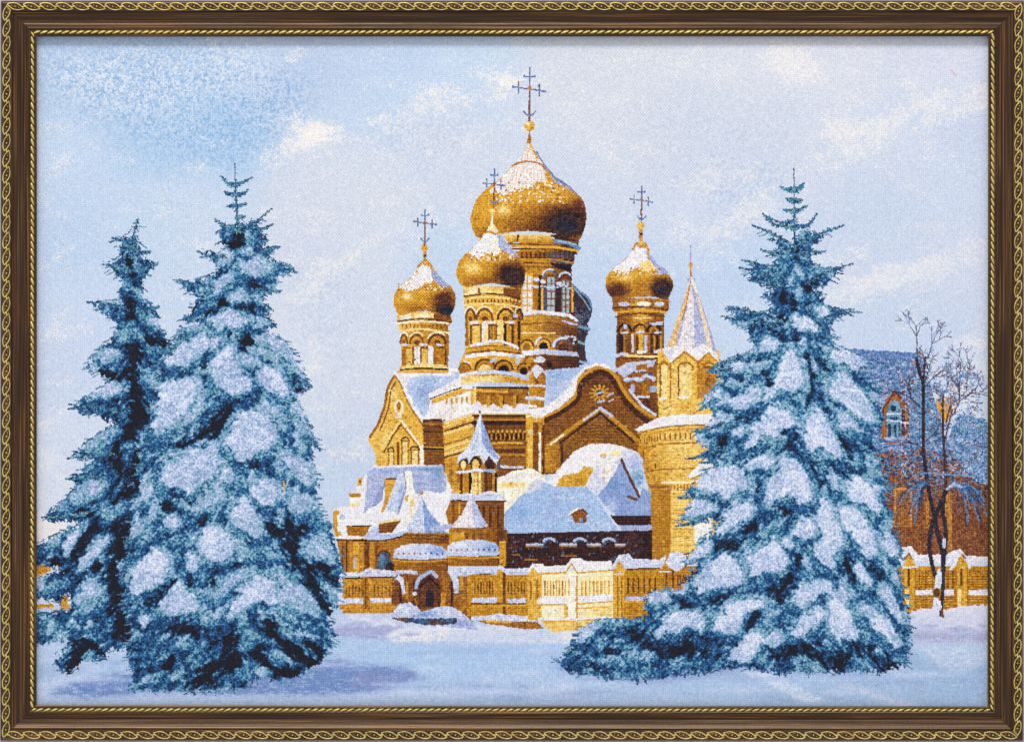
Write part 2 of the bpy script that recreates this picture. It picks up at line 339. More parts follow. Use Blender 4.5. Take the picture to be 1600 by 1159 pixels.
P([(980, 566), (1026, 562), (1020, 572), (990, 580), (975, 590), (962, 578)], (196, 200, 226), 1); P([(995, 570), (1012, 568), (1010, 580), (992, 580)], OC); blobs([(962, 576), (974, 584), (984, 575), (994, 568)], 5, (190, 198, 228)); blobs([(994, 580), (1012, 579)], 3.5, (180, 196, 226))
E(1015, 585, 5, 5, NV); blobs([(977, 594), (990, 592), (1000, 594), (1010, 588), (1026, 594)], 6, (200, 206, 232), MB)
R(985, 600, 992, 612, (164, 170, 206)); R(1015, 603, 1026, 613, (130, 152, 190)); R(1003, 598, 1012, 620, OC); L([(984, 610), (994, 622), (1004, 634), (1024, 648)], 3.4, (206, 208, 232)); L([(996, 620), (1014, 620)], 3, (200, 204, 230))
# ---------- great right gable (arched, in shade)
P([(848, 650), (868, 640), (896, 620), (899, 602), (914, 582), (934, 573), (952, 577), (965, 590), (976, 612), (996, 634), (1030, 656), (1008, 700), (1004, 740), (848, 740)], (146, 92, 36), .8,
  spots=[(930, 600, 30, 12, (104, 58, 32), .6), (960, 640, 20, 20, BR, .4)])
L([(852, 656), (874, 645), (902, 624), (906, 604), (918, 590), (936, 582), (950, 586), (962, 600), (974, 622), (992, 642), (1022, 668)], 8, (98, 50, 32), 1.2, sm=True)
L([(850, 650), (870, 641), (897, 621), (900, 602), (914, 583), (934, 574), (952, 578), (964, 591), (976, 613), (995, 634), (1024, 654)], 5, (206, 146, 44), sm=True)
L([(852, 646), (870, 637), (893, 619), (897, 600), (911, 580), (932, 571)], 1.4, (150, 92, 36), sm=True)
P([(846, 646), (862, 625), (884, 608), (897, 590), (912, 574), (932, 566), (950, 570), (956, 578), (934, 571), (914, 578), (899, 596), (894, 618), (872, 637), (850, 648)], WH, 1)
P([(858, 632), (880, 612), (894, 592), (905, 580), (893, 600), (886, 615), (864, 636)], (214, 216, 236), 1.5)
# rosette
for k in range(12):
    a = k*math.pi/6; L([(937+7*math.cos(a), 614+6*math.sin(a)), (937+15*math.cos(a), 614+13*math.sin(a))], 2.2, (214, 156, 54), .8)
E(937, 614, 5, 4, (96, 52, 34)); L([(931, 615), (942, 612)], 2.6, (170, 176, 214)); L([(934, 628), (944, 626)], 3, (176, 180, 216)); L([(950, 618), (958, 614)], 2.4, (176, 180, 216)); L([(951, 627), (958, 624)], 2, (176, 180, 216))
# pediment
P([(939, 636), (1004, 694), (1010, 712), (1004, 740), (852, 740), (852, 700)], (150, 98, 38), .8, spots=[(930, 690, 40, 14, (168, 112, 40), .5)])
L([(856, 696), (900, 664), (938, 638), (960, 656), (990, 682), (1006, 700)], 5.5, (200, 142, 44)); L([(862, 702), (902, 671), (938, 645), (962, 666), (990, 690)], 3, (82, 42, 30), .8)
L([(912, 656), (938, 637)], 2.6, (196, 200, 226)); L([(938, 637), (956, 650)], 4, (190, 196, 226)); L([(860, 694), (880, 679)], 2, IV)
for y in range(664, 694, 5): L([(915+(y-664)*-.6, y), (960+(y-664)*.7, y+.5)], 1, (120, 72, 32), 1.5)
P([(852, 700), (874, 690), (876, 734), (852, 738)], GO, .8, lr=OC)
R(996, 692, 1004, 712, GO); R(876, 694, 880, 734, (96, 52, 32))
# ---------- left wing, gable and roofs
P([(617, 580), (735, 574), (742, 600), (742, 660), (662, 662), (640, 640), (628, 612)], WH, .8)
P([(640, 592), (662, 585), (700, 588), (722, 576), (716, 590), (672, 616), (670, 640), (664, 652), (648, 634), (634, 606)], (176, 198, 232), 2, spots=[(664, 610, 14, 16, (116, 150, 206), .9), (672, 622, 8, 12, (120, 110, 160), .6)])
P([(668, 616), (718, 590), (742, 580), (742, 600), (706, 610), (672, 624)], WH, 1)
P([(617, 586), (628, 602), (635, 622), (645, 642), (656, 656), (664, 666), (664, 728), (587, 728), (587, 708), (580, 698), (575, 687), (583, 674), (588, 664), (595, 645), (600, 628), (604, 606)], (228, 176, 76), .7,
  spots=[(612, 612, 8, 12, PG, .8), (600, 690, 14, 30, PG, .5)])
L([(616, 588), (606, 606), (602, 630), (596, 648), (590, 664), (578, 682)], 3.6, (170, 106, 40), sm=True); L([(619, 596), (611, 610), (608, 632), (602, 652), (594, 672)], 2, (150, 92, 40), sm=True)
L([(617, 586), (626, 600), (633, 618), (644, 640), (658, 660), (663, 672)], 2.4, OC, sm=True)
L([(617, 582), (629, 600), (637, 620), (648, 640), (662, 656)], 3, WH, sm=True)
ARC(623, 636, 6, 11, 2.4, IV, 0, 360); E(623, 634, 3, 6, OC); R(618, 648, 628, 653, IV)
L([(600, 706), (612, 684), (628, 660)], 2.4, BR, .7); L([(628, 658), (644, 680), (660, 700)], 2.4, IV); L([(627, 663), (644, 686), (656, 700)], 1.6, OC)
L([(596, 700), (626, 656)], 2.4, PG)
for x0, x1, yt in [(606, 616, 704), (627, 639, 688), (641, 655, 702)]:
    R(x0, yt, x1, 726, OC); ARC((x0+x1)/2, yt+1, (x1-x0)/2, 6, 2, RB); R(x0+2.5, yt+2, x1-2, 727, PG)
R(620, 690, 624, 727, BR); R(656, 696, 662, 727, IV)
blobs([(582, 729), (620, 728), (664, 727)], 3, WH)
# cornices of the front block, lit side
P([(674, 624), (706, 612), (740, 600), (745, 600), (745, 608), (700, 622), (675, 631)], BG, .8); L([(672, 623), (706, 610), (742, 599)], 1.4, RB)
P([(676, 630), (742, 608), (746, 640), (700, 655), (684, 658)], WH, .8, lr=IV)
for x in range(696, 734, 8): R(x, 622-(x-696)*.08, x+3.6, 632-(x-696)*.1, (206, 150, 70))
L([(740, 604), (740, 625)], 3, PG)
P([(660, 655), (690, 654), (697, 668), (698, 740), (664, 740)], BR, .7, spots=[(680, 700, 12, 20, (150, 100, 40), .6)])
for y, c in [(656, DK), (661, OC), (666, RB), (674, DK), (698, GO), (701, DK)]: L([(662, y), (695, y+1)], 1.6, c)
P([(692, 660), (745, 643), (745, 770), (697, 770)], (222, 170, 76), .7)
for k, c in [(0, PG), (4, (236, 196, 110)), (9, RB), (13, PG), (20, BG), (26, OC), (31, PG), (38, PG), (42, RB), (47, GO), (54, OC)]: L([(695, 662+k*1.25), (745, 645+k*1.25+k*.05)], 2.2, c)
R(697, 715, 722, 764, (214, 158, 60), spots=[(705, 740, 3, 20, BR, .8), (716, 742, 3, 20, BR, .6)])
# ---------- front block in shade
R(740, 640, 826, 745, (140, 88, 36), .6, spots=[(780, 700, 20, 16, (156, 102, 38), .6)])
L([(740, 648), (820, 648)], 5, DK); L([(742, 655), (824, 655)], 2, GO); L([(740, 661), (822, 661)], 6, (84, 42, 32)); L([(752, 668), (824, 668)], 2, (120, 70, 34))
for x in range(764, 822, 7): E(x, 674, 2, 2, BG); R(x-1, 677, x+3, 687, (84, 42, 30), .7); R(x+3, 677, x+5, 687, GO)
L([(764, 692), (816, 692)], 2.2, BG); L([(766, 698), (820, 698)], 3, OC); L([(770, 704), (824, 704)], 3.4, RB); L([(774, 710), (824, 711)], 2.4, GO); R(782, 715, 824, 728, (160, 106, 38))
blobs([(782, 729), (800, 730), (822, 729)], 4, (200, 206, 226))
# column by the pinnacle
R(822, 646, 850, 742, GO, spots=[(828, 690, 6, 60, BG, .9), (836, 650, 12, 6, IV, .8)]); R(824, 670, 832, 738, (230, 180, 84)); R(833, 660, 841, 742, BR); R(842, 676, 845, 738, IV); R(847, 664, 850, 740, RB); L([(823, 650), (846, 651)], 2, IV)
E(829, 656, 6, 6, (222, 166, 58)); E(829, 674, 5, 3, (206, 190, 150)); L([(814, 738), (850, 743)], 3, BG); L([(826, 745), (850, 748)], 4, RB)
# ---------- middle front tower
P([(724, 448), (812, 448), (814, 470), (814, 545), (817, 560), (826, 592), (826, 648), (735, 648), (735, 600), (718, 586), (718, 566), (725, 552), (729, 540), (727, 500), (725, 470)], BG, .6,
  spots=[(808, 500, 10, 50, BR, .9), (740, 510, 20, 40, (232, 184, 90), .7), (800, 600, 26, 20, OC, .6)])
P([(724, 449), (760, 446), (790, 452), (788, 460), (726, 462)], PG, .8, spots=[(742, 454, 8, 4, IV, .9), (775, 450, 12, 4, BG, .8)]); R(747, 450, 751, 460, OC)
P([(787, 449), (814, 453), (812, 470), (786, 460)], BR, .8)
L([(725, 463), (770, 459), (812, 466)], 1.8, RB, sm=True); L([(725, 467), (770, 464), (812, 471)], 2.4, PG, sm=True)
for x in range(730, 812, 6): R(x, 468, x+2.6, 473, BR, .8)
L([(726, 477), (770, 474), (812, 480)], 2.4, PG, sm=True)
for cx, rx in [(735, 7), (757, 12), (790, 12), (811, 5)]:
    c = RB if cx > 770 else BR
    ARC(cx, 498, rx, 15, 3.4, c); ARC(cx, 500, rx*.62, 9, 2.4, GO if cx < 800 else OC); E(cx, 498, rx*.45, 4, (140, 76, 40))
    ARC(cx, 495, rx+2, 16, 1.6, IV if cx < 780 else PG, 200, 330)
for x, w in [(743, 6), (770, 7), (800, 4)]: blobs([(x-w, 504), (x+w, 504)], 4, (226, 224, 234)); L([(x-w, 508), (x+w, 508)], 1.4, RB)
R(727, 500, 732, 540, OC); R(734, 508, 738, 540, BR); R(738.5, 509, 749, 540, (236, 190, 100)); R(750, 506, 753, 540, BR); P([(753, 504), (758, 500), (762, 506), (762, 514), (756, 522), (756, 538), (753, 538)], WH, .4)
P([(757, 514), (764, 508), (763, 540), (757, 540)], PG, .6); R(763, 508, 766, 536, BR); R(767, 509, 775, 536, OC); R(770, 509, 772, 536, BG); R(775, 508, 777, 536, RB); P([(777, 502), (784, 498), (788, 508), (786, 536), (777, 536)], PG, .6); R(787, 504, 792, 540, DK); R(793, 510, 797, 540, GO); R(799, 508, 803, 542, RB); R(804, 500, 808, 545, GO); R(808.5, 500, 813, 548, (90, 50, 30), .6)
E(805, 493, 4, 4, (190, 180, 200))
blobs([(738, 540), (750, 538), (766, 534), (782, 534), (796, 538), (814, 546)], 4.5, (236, 232, 238), LV)
P([(726, 552), (740, 543), (770, 538), (800, 542), (816, 552), (816, 556), (726, 556)], BG, .8, tb=GO); L([(730, 545), (770, 540), (812, 548)], 1.4, OC, sm=True)
P([(726, 554), (770, 549), (820, 555), (820, 559), (770, 555), (727, 560)], (240, 234, 234), .9); L([(735, 551), (770, 547), (815, 552)], 1.2, RB)
for cx, cy, r, c in [(726, 577, 9, OC), (758, 577, 16, PG), (787, 577, 14, DK), (818, 577, 9, DK)]:
    E(cx, cy, r, r, OC); E(cx, cy+3, r*.65, r*.7, c); ARC(cx, cy, r, r, 2.4, RB if cx > 740 else BR); ARC(cx, cy, r*.75, r*.75, 1.6, GO)
blobs([(726, 564), (736, 568)], 3, (232, 228, 232)); blobs([(768, 565), (776, 560)], 4.5, (190, 194, 224)); blobs([(800, 556), (812, 560), (806, 568)], 4.5, (180, 196, 224)); R(823, 560, 829, 572, GO)
P([(718, 584), (740, 580), (770, 578), (805, 581), (826, 588), (826, 595), (800, 587), (765, 583), (735, 586), (719, 590)], (238, 234, 236), .9, lr=(170, 186, 224))
P([(720, 590), (740, 586), (770, 584), (815, 590), (816, 598), (720, 602)], PG, .8, spots=[(800, 594, 20, 6, GO, .9), (760, 585, 20, 2, BR, .8)])
P([(722, 600), (760, 596), (800, 598), (826, 601), (826, 606), (722, 608)], (236, 232, 236), 1, lr=(150, 172, 216))
R(740, 606, 826, 632, OC, .6); L([(740, 605), (825, 606)], 2.4, DK); L([(744, 610), (792, 612)], 3, BG); L([(742, 616), (824, 616)], 1.6, BR); L([(742, 606), (742, 632)], 3, PG)
for x in (763, 783, 804): R(x-3, 618, x+3, 636, (206, 150, 44)); R(x+3, 618, x+5, 634, DK)
P([(735, 634), (748, 626), (752, 634), (772, 630), (776, 636), (794, 630), (798, 636), (812, 630), (826, 632), (826, 646), (735, 646)], (228, 224, 234), 1.4, mott=.04); L([(736, 643), (820, 644)], 2.4, IV)
for x in (763, 783, 804): R(x-3, 628, x+2, 637, (206, 150, 44))
# pinnacle
P([(829, 576), (838, 568), (846, 578), (853, 588), (853, 602), (851, 620), (850, 648), (828, 648), (827, 620), (826, 602), (826, 586)], (206, 146, 40), .8, lr=OC); R(836, 586, 841, 600, BR)
P([(826, 588), (834, 572), (840, 570), (848, 576), (854, 588), (847, 580), (838, 592), (832, 580)], (222, 220, 234), .8); blobs([(827, 603), (840, 602), (853, 604)], 3.6, (222, 222, 236)); blobs([(824, 622), (836, 622), (852, 624)], 5.5, (220, 222, 238), LV); blobs([(828, 634), (840, 636)], 4, IV)
P([(853, 604), (862, 588), (880, 600), (892, 596), (886, 614), (862, 632), (853, 630)], (172, 190, 230), 1.5, spots=[(862, 600, 10, 6, (130, 164, 210), .6), (890, 600, 6, 6, WH, .6)])
P([(823, 640), (850, 636), (868, 624), (893, 600), (903, 590), (898, 616), (872, 638), (850, 650), (835, 652)], WH, 1.2)
# ---------- left tower body
P([(621, 488), (703, 488), (707, 503), (700, 510), (702, 535), (700, 575), (701, 583), (622, 583), (627, 570), (627, 520), (620, 504)], BG, .6, lr=OC, spots=[(640, 500, 20, 30, PG, .5)])
P([(624, 491), (642, 489), (642, 499), (625, 500)], IV, .8); P([(646, 489), (678, 488), (678, 496), (648, 498)], PG, .8, spots=[(660, 494, 8, 3, IV, .8)]); R(678, 490, 703, 500, BR)
L([(621, 502), (660, 498), (705, 503)], 1.8, RB, sm=True); L([(620, 505), (660, 502), (700, 505)], 2, IV, sm=True)
for x in range(628, 700, 6): R(x, 507, x+2.6, 512, BR if x > 670 else OC, .8)
L([(627, 517), (660, 514), (700, 520)], 2.4, PG, sm=True)
for cx, rx in [(631, 5), (651, 10), (683, 13)]:
    ARC(cx, 536, rx, 13, 3, BR if cx < 670 else RB); ARC(cx, 537, rx*.6, 8, 2, GO); E(cx, 535, rx*.4, 4, (130, 74, 40)); ARC(cx, 533, rx+2, 14, 1.4, IV, 200, 320)
for x, w in [(636, 5), (663, 6), (690, 6)]: blobs([(x-w, 539), (x+w, 539)], 3.4, (214, 214, 234)); L([(x-w, 543), (x+w, 543)], 1.2, RB)
R(628, 545, 634, 572, OC); R(636, 545, 644, 570, (232, 186, 96)); R(644.5, 542, 647, 570, BR); R(647.5, 541, 656, 569, WH); R(651, 541, 652, 569, (180, 160, 160)); R(656.5, 542, 659, 570, BR); R(659.5, 545, 668, 568, (230, 182, 90)); R(669, 541, 677, 569, WH); R(678, 540, 681, 570, OC); R(684, 545, 694, 572, (188, 128, 40)); R(695, 545, 698, 572, RB)
P([(630, 572), (660, 567), (696, 570), (700, 576), (628, 577)], PG, .8); L([(626, 578), (655, 575), (700, 577)], 1.6, DK, sm=True); L([(622, 581), (660, 579), (700, 581)], 2.6, BG)
# ---------- spire tower at the right
P([(1028, 548), (1124, 548), (1127, 600), (1130, 655), (1030, 660), (1026, 600)], (236, 184, 84), .6, spots=[(1105, 590, 12, 40, OC, .7), (1062, 600, 14, 40, PG, .7)])
for x0, x1, yt, c, ci in [(1026, 1048, 562, BG, PG), (1050, 1090, 550, BG, PG), (1092, 1122, 550, OC, BR)]:
    xm = (x0+x1)/2
    L([(x0, yt+16), (xm, yt), (x1, yt+16)], 2.4, (190, 126, 44)); w = (x1-x0)*.24
    ARC(xm+1, 576, w+2, 10, 2.6, (174, 112, 44)); R(xm-w+1, 572, xm+w+1, 622, ci); R(xm-w-1, 574, xm-w+1.5, 624, (150, 92, 40))
for x in (1048, 1091): L([(x, 560), (x, 622)], 2.4, (180, 120, 44))
R(1092, 575, 1122, 622, (196, 136, 50), spots=[(1108, 590, 6, 14, BR, .8)])
blobs([(1032, 624), (1042, 622)], 4, WH); blobs([(1062, 621), (1078, 621)], 4, WH)
R(1030, 626, 1130, 652, (234, 186, 92), .6, spots=[(1045, 638, 10, 6, PG, .8), (1072, 634, 8, 5, GO, .5)]); L([(1036, 640), (1048, 634)], 1.4, OC)
P([(991, 671), (1010, 661), (1030, 652), (1060, 647), (1100, 647), (1130, 645), (1130, 664), (1100, 661), (1060, 663), (1030, 667), (998, 674)], WH, 1, mott=.03)
P([(996, 674), (1030, 667), (1070, 663), (1140, 661), (1140, 870), (1020, 885), (1016, 800), (1013, 760), (1006, 735), (1006, 700)], (232, 184, 92), .7, spots=[(1010, 720, 14, 60, GO, .8), (1028, 820, 14, 80, (184, 128, 42), 1.), (1072, 700, 20, 20, (242, 206, 124), .6), (1072, 820, 20, 40, (240, 196, 104), .7)])
L([(998, 677), (1040, 667), (1100, 664)], 1.6, OC, sm=True); L([(1002, 682), (1036, 673), (1110, 668)], 1.4, GO)
for i, x in enumerate(range(1006, 1028, 4)): R(x, 683-i*.6, x+1.6, 692-i*.6, BR)
for x in range(1030, 1095, 8): R(x, 677-(x-1030)*.03, x+2.6, 688-(x-1030)*.04, (176, 108, 46)); R(x+2.6, 678, x+4, 686, PG)
L([(1006, 700), (1030, 694), (1110, 690)], 1.4, OC); L([(1032, 733), (1095, 731)], 1.4, OC); L([(1010, 736), (1030, 734)], 1.4, BR)
for x in (1010, 1023): R(x, 724, x+2, 732, BR)
L([(1034, 754), (1100, 752)], 3, (244, 220, 164)); L([(1016, 760), (1045, 760)], 4, (166, 104, 44))
for x in range(1048, 1080, 5): R(x, 757, x+1.8, 766, (190, 120, 54))
L([(1040, 768), (1100, 766)], 1.6, PG)
R(1018, 764, 1048, 884, (184, 126, 42), spots=[(1024, 780, 8, 30, (206, 146, 44), .6)], mott=.08); R(1049, 772, 1086, 876, (238, 192, 96), mott=.1)
for y in range(776, 874, 5): L([(1052, y+rng.rand()*2), (1082, y+rng.rand()*2)], .9, GO if rng.rand() < .5 else (246, 214, 140), 1.4)
for y in (812, 835, 846, 858): E(1037, y, 2, 2.4, (214, 160, 60))
P([(1084, 820), (1110, 812), (1112, 842), (1086, 850)], IV, 1); P([(1092, 822), (1112, 806), (1112, 830), (1098, 834)], WH, 1); L([(1086, 842), (1108, 836)], 3, WH)
# small right bits of lit cornice between boughs
P([(1130, 720), (1180, 688), (1182, 700), (1140, 730)], GO, 2, spots=[(1168, 698, 6, 5, IV, .9)]); P([(1072, 745), (1100, 718), (1120, 716), (1112, 732), (1082, 746)], WH, 1); L([(1080, 748), (1112, 734)], 2, GO)
# ---------- aisle, apses and low roofs
P([(777, 748), (800, 736), (830, 731), (850, 742), (858, 762), (810, 780), (788, 800), (777, 790)], IV, 1, spots=[(800, 745, 18, 7, WH, .9), (800, 757, 24, 4, BG, .8), (800, 772, 24, 8, (244, 226, 190), .8)])
P([(850, 762), (862, 745), (878, 726), (896, 705), (920, 694), (950, 692), (975, 698), (996, 706), (1005, 718), (1006, 760), (960, 780), (860, 775)], WH, 1, mott=.03,
  spots=[(990, 720, 20, 16, (176, 184, 226), 1), (998, 746, 14, 16, (70, 130, 176), .95), (984, 756, 12, 10, (110, 140, 196), .8)])
P([(866, 764), (878, 742), (904, 738), (914, 728), (928, 731), (920, 760)], (216, 164, 62), 3, spots=[(905, 750, 10, 8, (180, 124, 44), .6)]); E(943, 712, 5, 4, BG); E(943, 714, 2, 2, MB); E(962, 708, 10, 4, (240, 212, 150))
P([(914, 762), (932, 722), (968, 713), (972, 718), (956, 750), (932, 776)], (214, 216, 236), 1, spots=[(950, 735, 10, 24, IV, .9)]); L([(925, 728), (966, 716)], 4, WH)
P([(970, 722), (952, 752), (932, 776), (966, 808), (1017, 806), (1016, 768), (1004, 762), (1000, 775), (985, 745)], (108, 136, 196), 1.5, spots=[(960, 758, 14, 10, (80, 120, 186), .8), (985, 785, 20, 10, (120, 134, 190), .5), (1005, 795, 10, 8, (150, 172, 214), .6), (955, 790, 8, 10, (206, 214, 236), .7)])
L([(971, 718), (980, 738), (990, 758), (999, 776)], 4, (120, 74, 50), 1); L([(982, 776), (994, 780)], 4, (130, 82, 46), 1)
P([(812, 776), (828, 764), (850, 752), (866, 760), (915, 760), (934, 776), (952, 804), (972, 832), (788, 834), (789, 800)], (146, 182, 226), 1, spots=[(812, 800, 22, 16, (112, 156, 212), .8), (866, 794, 8, 20, (140, 152, 208), .7), (890, 776, 20, 6, (176, 204, 236), .8), (940, 820, 20, 8, (196, 210, 236), .6), (820, 824, 16, 8, (160, 190, 230), .8)], mott=.1)
P([(845, 764), (850, 750), (838, 748), (826, 758), (822, 772)], (206, 208, 230), 1.5)
L([(934, 777), (952, 804), (970, 830)], 3, (206, 214, 236))
P([(889, 803), (900, 795), (909, 795), (916, 803), (916, 817), (898, 816), (893, 806)], (150, 92, 44), .8); E(908, 812, 2.5, 3.5, (96, 130, 176)); L([(889, 803), (903, 794)], 2.4, IV); L([(910, 795), (917, 802)], 2, RB)
P([(953, 805), (1017, 805), (1018, 822), (966, 821)], (84, 46, 38), .8); P([(966, 820), (1019, 820), (1019, 828), (972, 829)], (146, 160, 206), .8)
P([(786, 833), (975, 829), (1019, 828), (1019, 882), (786, 888)], (80, 44, 36), .7, spots=[(990, 850, 16, 20, (44, 28, 38), .9), (800, 850, 14, 14, (112, 62, 38), .6), (850, 878, 60, 6, (120, 70, 40), .6)], mott=.18)
for i in range(90):
    x = 795+rng.rand()*200; y = 836+rng.rand()*42; L([(x, y), (x+2.5*rng.rand(), y-2*rng.rand())], 1.2, (52, 76, 124) if rng.rand() < .6 else (150, 90, 46), .8)
for cx in (858, 906, 951):
    ARC(cx+3, 853, 12, 10, 4, NV, 180, 320); E(cx+4, 856, 8, 7, (86, 44, 36)); ARC(cx, 846, 9, 5, 3.4, (168, 182, 216), 190, 340)
for x0, x1 in [(823, 847), (875, 900), (918, 938), (962, 976)]: L([(x0, 850), (x1, 850)], 2.6, (176, 196, 220)); L([(x0, 853), (x1, 853)], 1.6, GO)
for x0, x1, y in [(820, 840, 874), (880, 900, 868), (800, 812, 866)]: L([(x0, y), (x1, y)], 1.6, (176, 112, 50))
# ---------- low left roofs
P([(548, 792), (556, 762), (574, 738), (582, 731), (640, 728), (690, 726), (698, 745), (706, 766), (704, 836), (540, 846), (522, 838), (520, 798), (530, 791)], (236, 234, 240), 1, mott=.03)
P([(574, 738), (582, 731), (640, 729), (692, 727), (697, 745), (697, 764), (690, 770), (678, 768), (664, 766), (655, 776), (646, 764), (640, 742), (626, 740), (622, 748), (604, 746), (600, 762), (590, 778), (580, 792), (568, 802), (572, 770)], (160, 170, 214), 1.2,
  spots=[(684, 742, 8, 16, (96, 132, 176), .8), (670, 733, 30, 2.5, (70, 120, 160), .9), (655, 752, 8, 10, (136, 146, 200), .6), (610, 735, 26, 4, (130, 152, 206), .7)])
P([(600, 748), (622, 747), (614, 766), (606, 784), (600, 800), (595, 801), (602, 776)], (214, 158, 60), .8); L([(604, 748), (622, 748)], 2, RB)
P([(604, 790), (622, 742), (632, 736), (634, 760), (628, 785), (620, 800), (606, 800)], (208, 216, 238), 1.2, spots=[(626, 780, 5, 24, (128, 156, 212), .9), (612, 790, 6, 10, (170, 196, 232), .7)]); L([(631, 738), (634, 760), (622, 802)], 2.6, (120, 116, 166), sm=True)
P([(580, 792), (590, 770), (602, 752), (598, 780), (584, 792)], (120, 124, 176), 1.5); P([(632, 735), (644, 736), (648, 800), (642, 830), (636, 830), (640, 790)], IV, 1); P([(632, 776), (638, 772), (638, 784), (632, 782)], BG); E(644, 784, 4, 5, PG); L([(642, 786), (643, 815)], 2, PG)
R(559, 746, 566, 759, (224, 172, 80)); E(562, 752, 1.5, 3, BR); P([(548, 770), (562, 758), (572, 760), (570, 770)], WH); P([(544, 770), (565, 770), (563, 777), (548, 777)], GO); P([(546, 777), (566, 777), (560, 790), (547, 790)], IV); L([(548, 789), (558, 789)], 2, PG)
P([(520, 800), (524, 796), (530, 798), (529, 825), (534, 836), (524, 838), (521, 826)], (212, 150, 50), .8); E(534, 808, 5, 4, (166, 182, 222)); P([(527, 806), (530, 804), (530, 830), (527, 830)], IV)
P([(541, 822), (580, 820), (570, 838), (544, 840)], OC, .7); L([(541, 822), (580, 821)], 1.6, RB); P([(592, 818), (627, 812), (613, 832), (592, 832)], BR, .7); L([(592, 817), (626, 811)], 2.6, PG)
P([(562, 846), (584, 822), (592, 824), (592, 834), (612, 834), (636, 828), (700, 830), (700, 838), (600, 842), (580, 848)], (178, 192, 230), 1.2)
P([(526, 842), (560, 842), (600, 843), (640, 834), (705, 832), (705, 860), (620, 870), (620, 894), (536, 896), (530, 860)], OC, .7, spots=[(560, 866, 10, 18, (206, 150, 48), .8), (600, 852, 12, 8, (180, 116, 40), .7), (670, 840, 24, 6, BR, .6)])
L([(526, 843), (600, 845), (632, 836)], 1.6, DK); L([(544, 838), (562, 839)], 3, WH)
for x, w, c in [(534, 3, BR), (546, 3, GO), (552, 9, (214, 160, 56)), (566, 2, GO), (569, 8, (130, 76, 36)), (578, 6, GO), (586, 4, BR)]: R(x, 846, x+w, 893, c, .6)
R(540, 846, 543, 893, RB); L([(554, 872), (555, 886)], 3, (166, 176, 206))
P([(588, 892), (590, 874), (594, 864), (604, 862), (610, 872), (616, 882), (616, 892)], NV, 1, spots=[(596, 874, 5, 10, (64, 110, 156), .8), (610, 886, 6, 5, DK, .8)]); ARC(600, 868, 9, 8, 2.4, RB)
R(630, 832, 705, 852, OC, .6, spots=[(660, 842, 12, 8, BR, .6), (695, 842, 10, 6, RB, .7)])
for y in (836, 841, 846): L([(632, y), (704, y+1)], 1, RB, 1.2)
# front turret with twin apses
def apse(x0, x1, yt, yb, yw):
    xm = (x0+x1)/2
    P([(x0, yt+10), (x0+8, yt+4), (xm-12, yt), (xm+14, yt), (x1-8, yt+4), (x1, yt+10), (x1, yb), (xm, yb+2), (x0, yb)], (206, 214, 240), 1, spots=[(x1-12, yt+12, 16, 10, (110, 146, 206), .9), (x0+14, yt+6, 12, 5, WH, .6)])
    for i in range(9): E(x0+6+i*(x1-x0-12)/8, yt+15+(.8 if abs(i-4) > 2 else 0), 1.6, 2, (180, 110, 80) if i < 5 else (96, 70, 96))
    L([(x0, yb-3), (xm, yb-1), (x1, yb-3)], 3.6, (186, 200, 236), sm=True)
    P([(x0, yb+2), (xm, yb+4), (x1, yb+2), (x1-2, yw), (x0+2, yw)], OC, .7, lr=BR); L([(x0, yb+3), (xm, yb+5), (x1, yb+3)], 1.8, (214, 156, 50), sm=True)
R(618, 866, 700, 896, BR, .5)
apse(616, 697, 849, 872, 894)
R(702, 826, 792, 884, GO, .6, lr=BR, spots=[(720, 835, 12, 8, BG, .8)]); R(776, 826, 790, 884, (120, 72, 34)); R(780, 845, 790, 884, (204, 148, 46))
for x in (726, 738, 750, 760): R(x, 832, x+5, 842, BR)
apse(699, 779, 843, 867, 884)
P([(696, 800), (704, 782), (788, 782), (788, 828), (704, 830)], OC, .6, lr=BR)
for x in (746, 754, 764, 776): R(x, 790, x+4, 824, RB)
R(706, 782, 710, 826, BR); R(716, 784, 719, 812, (214, 158, 60))
P([(718, 738), (777, 738), (777, 774), (718, 776)], OC, .6)
for x, c in [(719, RB), (723, GO), (728, GO), (733, DK), (737, PG), (742, (240, 198, 110)), (748, PG), (754, OC), (757, RB), (761, BR), (765, BR), (769, GO), (773, DK)]: R(x, 738, x+4, 772, c, .5)
P([(715, 733), (718, 720), (730, 712), (770, 712), (779, 722), (779, 736), (716, 738)], OC, .6)
for cx, r, c in [(724, 7, PG), (743, 9, (232, 190, 110)), (766, 9, (90, 48, 34))]: E(cx, 724, r, r+2, RB); E(cx, 726, r*.62, r, c); ARC(cx, 724, r, r+1, 1.6, DK)
E(779, 727, 3, 7, NV)
blobs([(715, 738), (730, 737), (745, 734), (754, 736)], 5, (228, 228, 238)); blobs([(758, 735), (778, 737)], 4.5, (130, 170, 206))
CUR[0] = SPIRE
P([(750, 645), (744, 665), (736, 688), (728, 702), (716, 712), (714, 726), (720, 718), (730, 714), (732, 724), (740, 712), (750, 712), (756, 725), (764, 712), (776, 726), (781, 714), (770, 700), (762, 680), (756, 662)], (216, 224, 240), 1, spots=[(742, 690, 5, 26, (172, 196, 230), .7), (735, 700, 4, 8, WH, .6)])
P([(751, 646), (756, 662), (762, 680), (770, 700), (780, 716), (772, 716), (760, 704), (753, 690)], (118, 144, 204), 1); L([(750, 650), (751, 680), (752, 704)], 2, (226, 224, 236)); E(750, 643, 2, 2, OC)
CUR[0] = CHURCH
blobs([(706, 779), (730, 774), (746, 776), (764, 770), (788, 778)], 6.5, (218, 220, 238), LV); L([(704, 782), (790, 783)], 2, RB)
CUR[0] = SPIRE
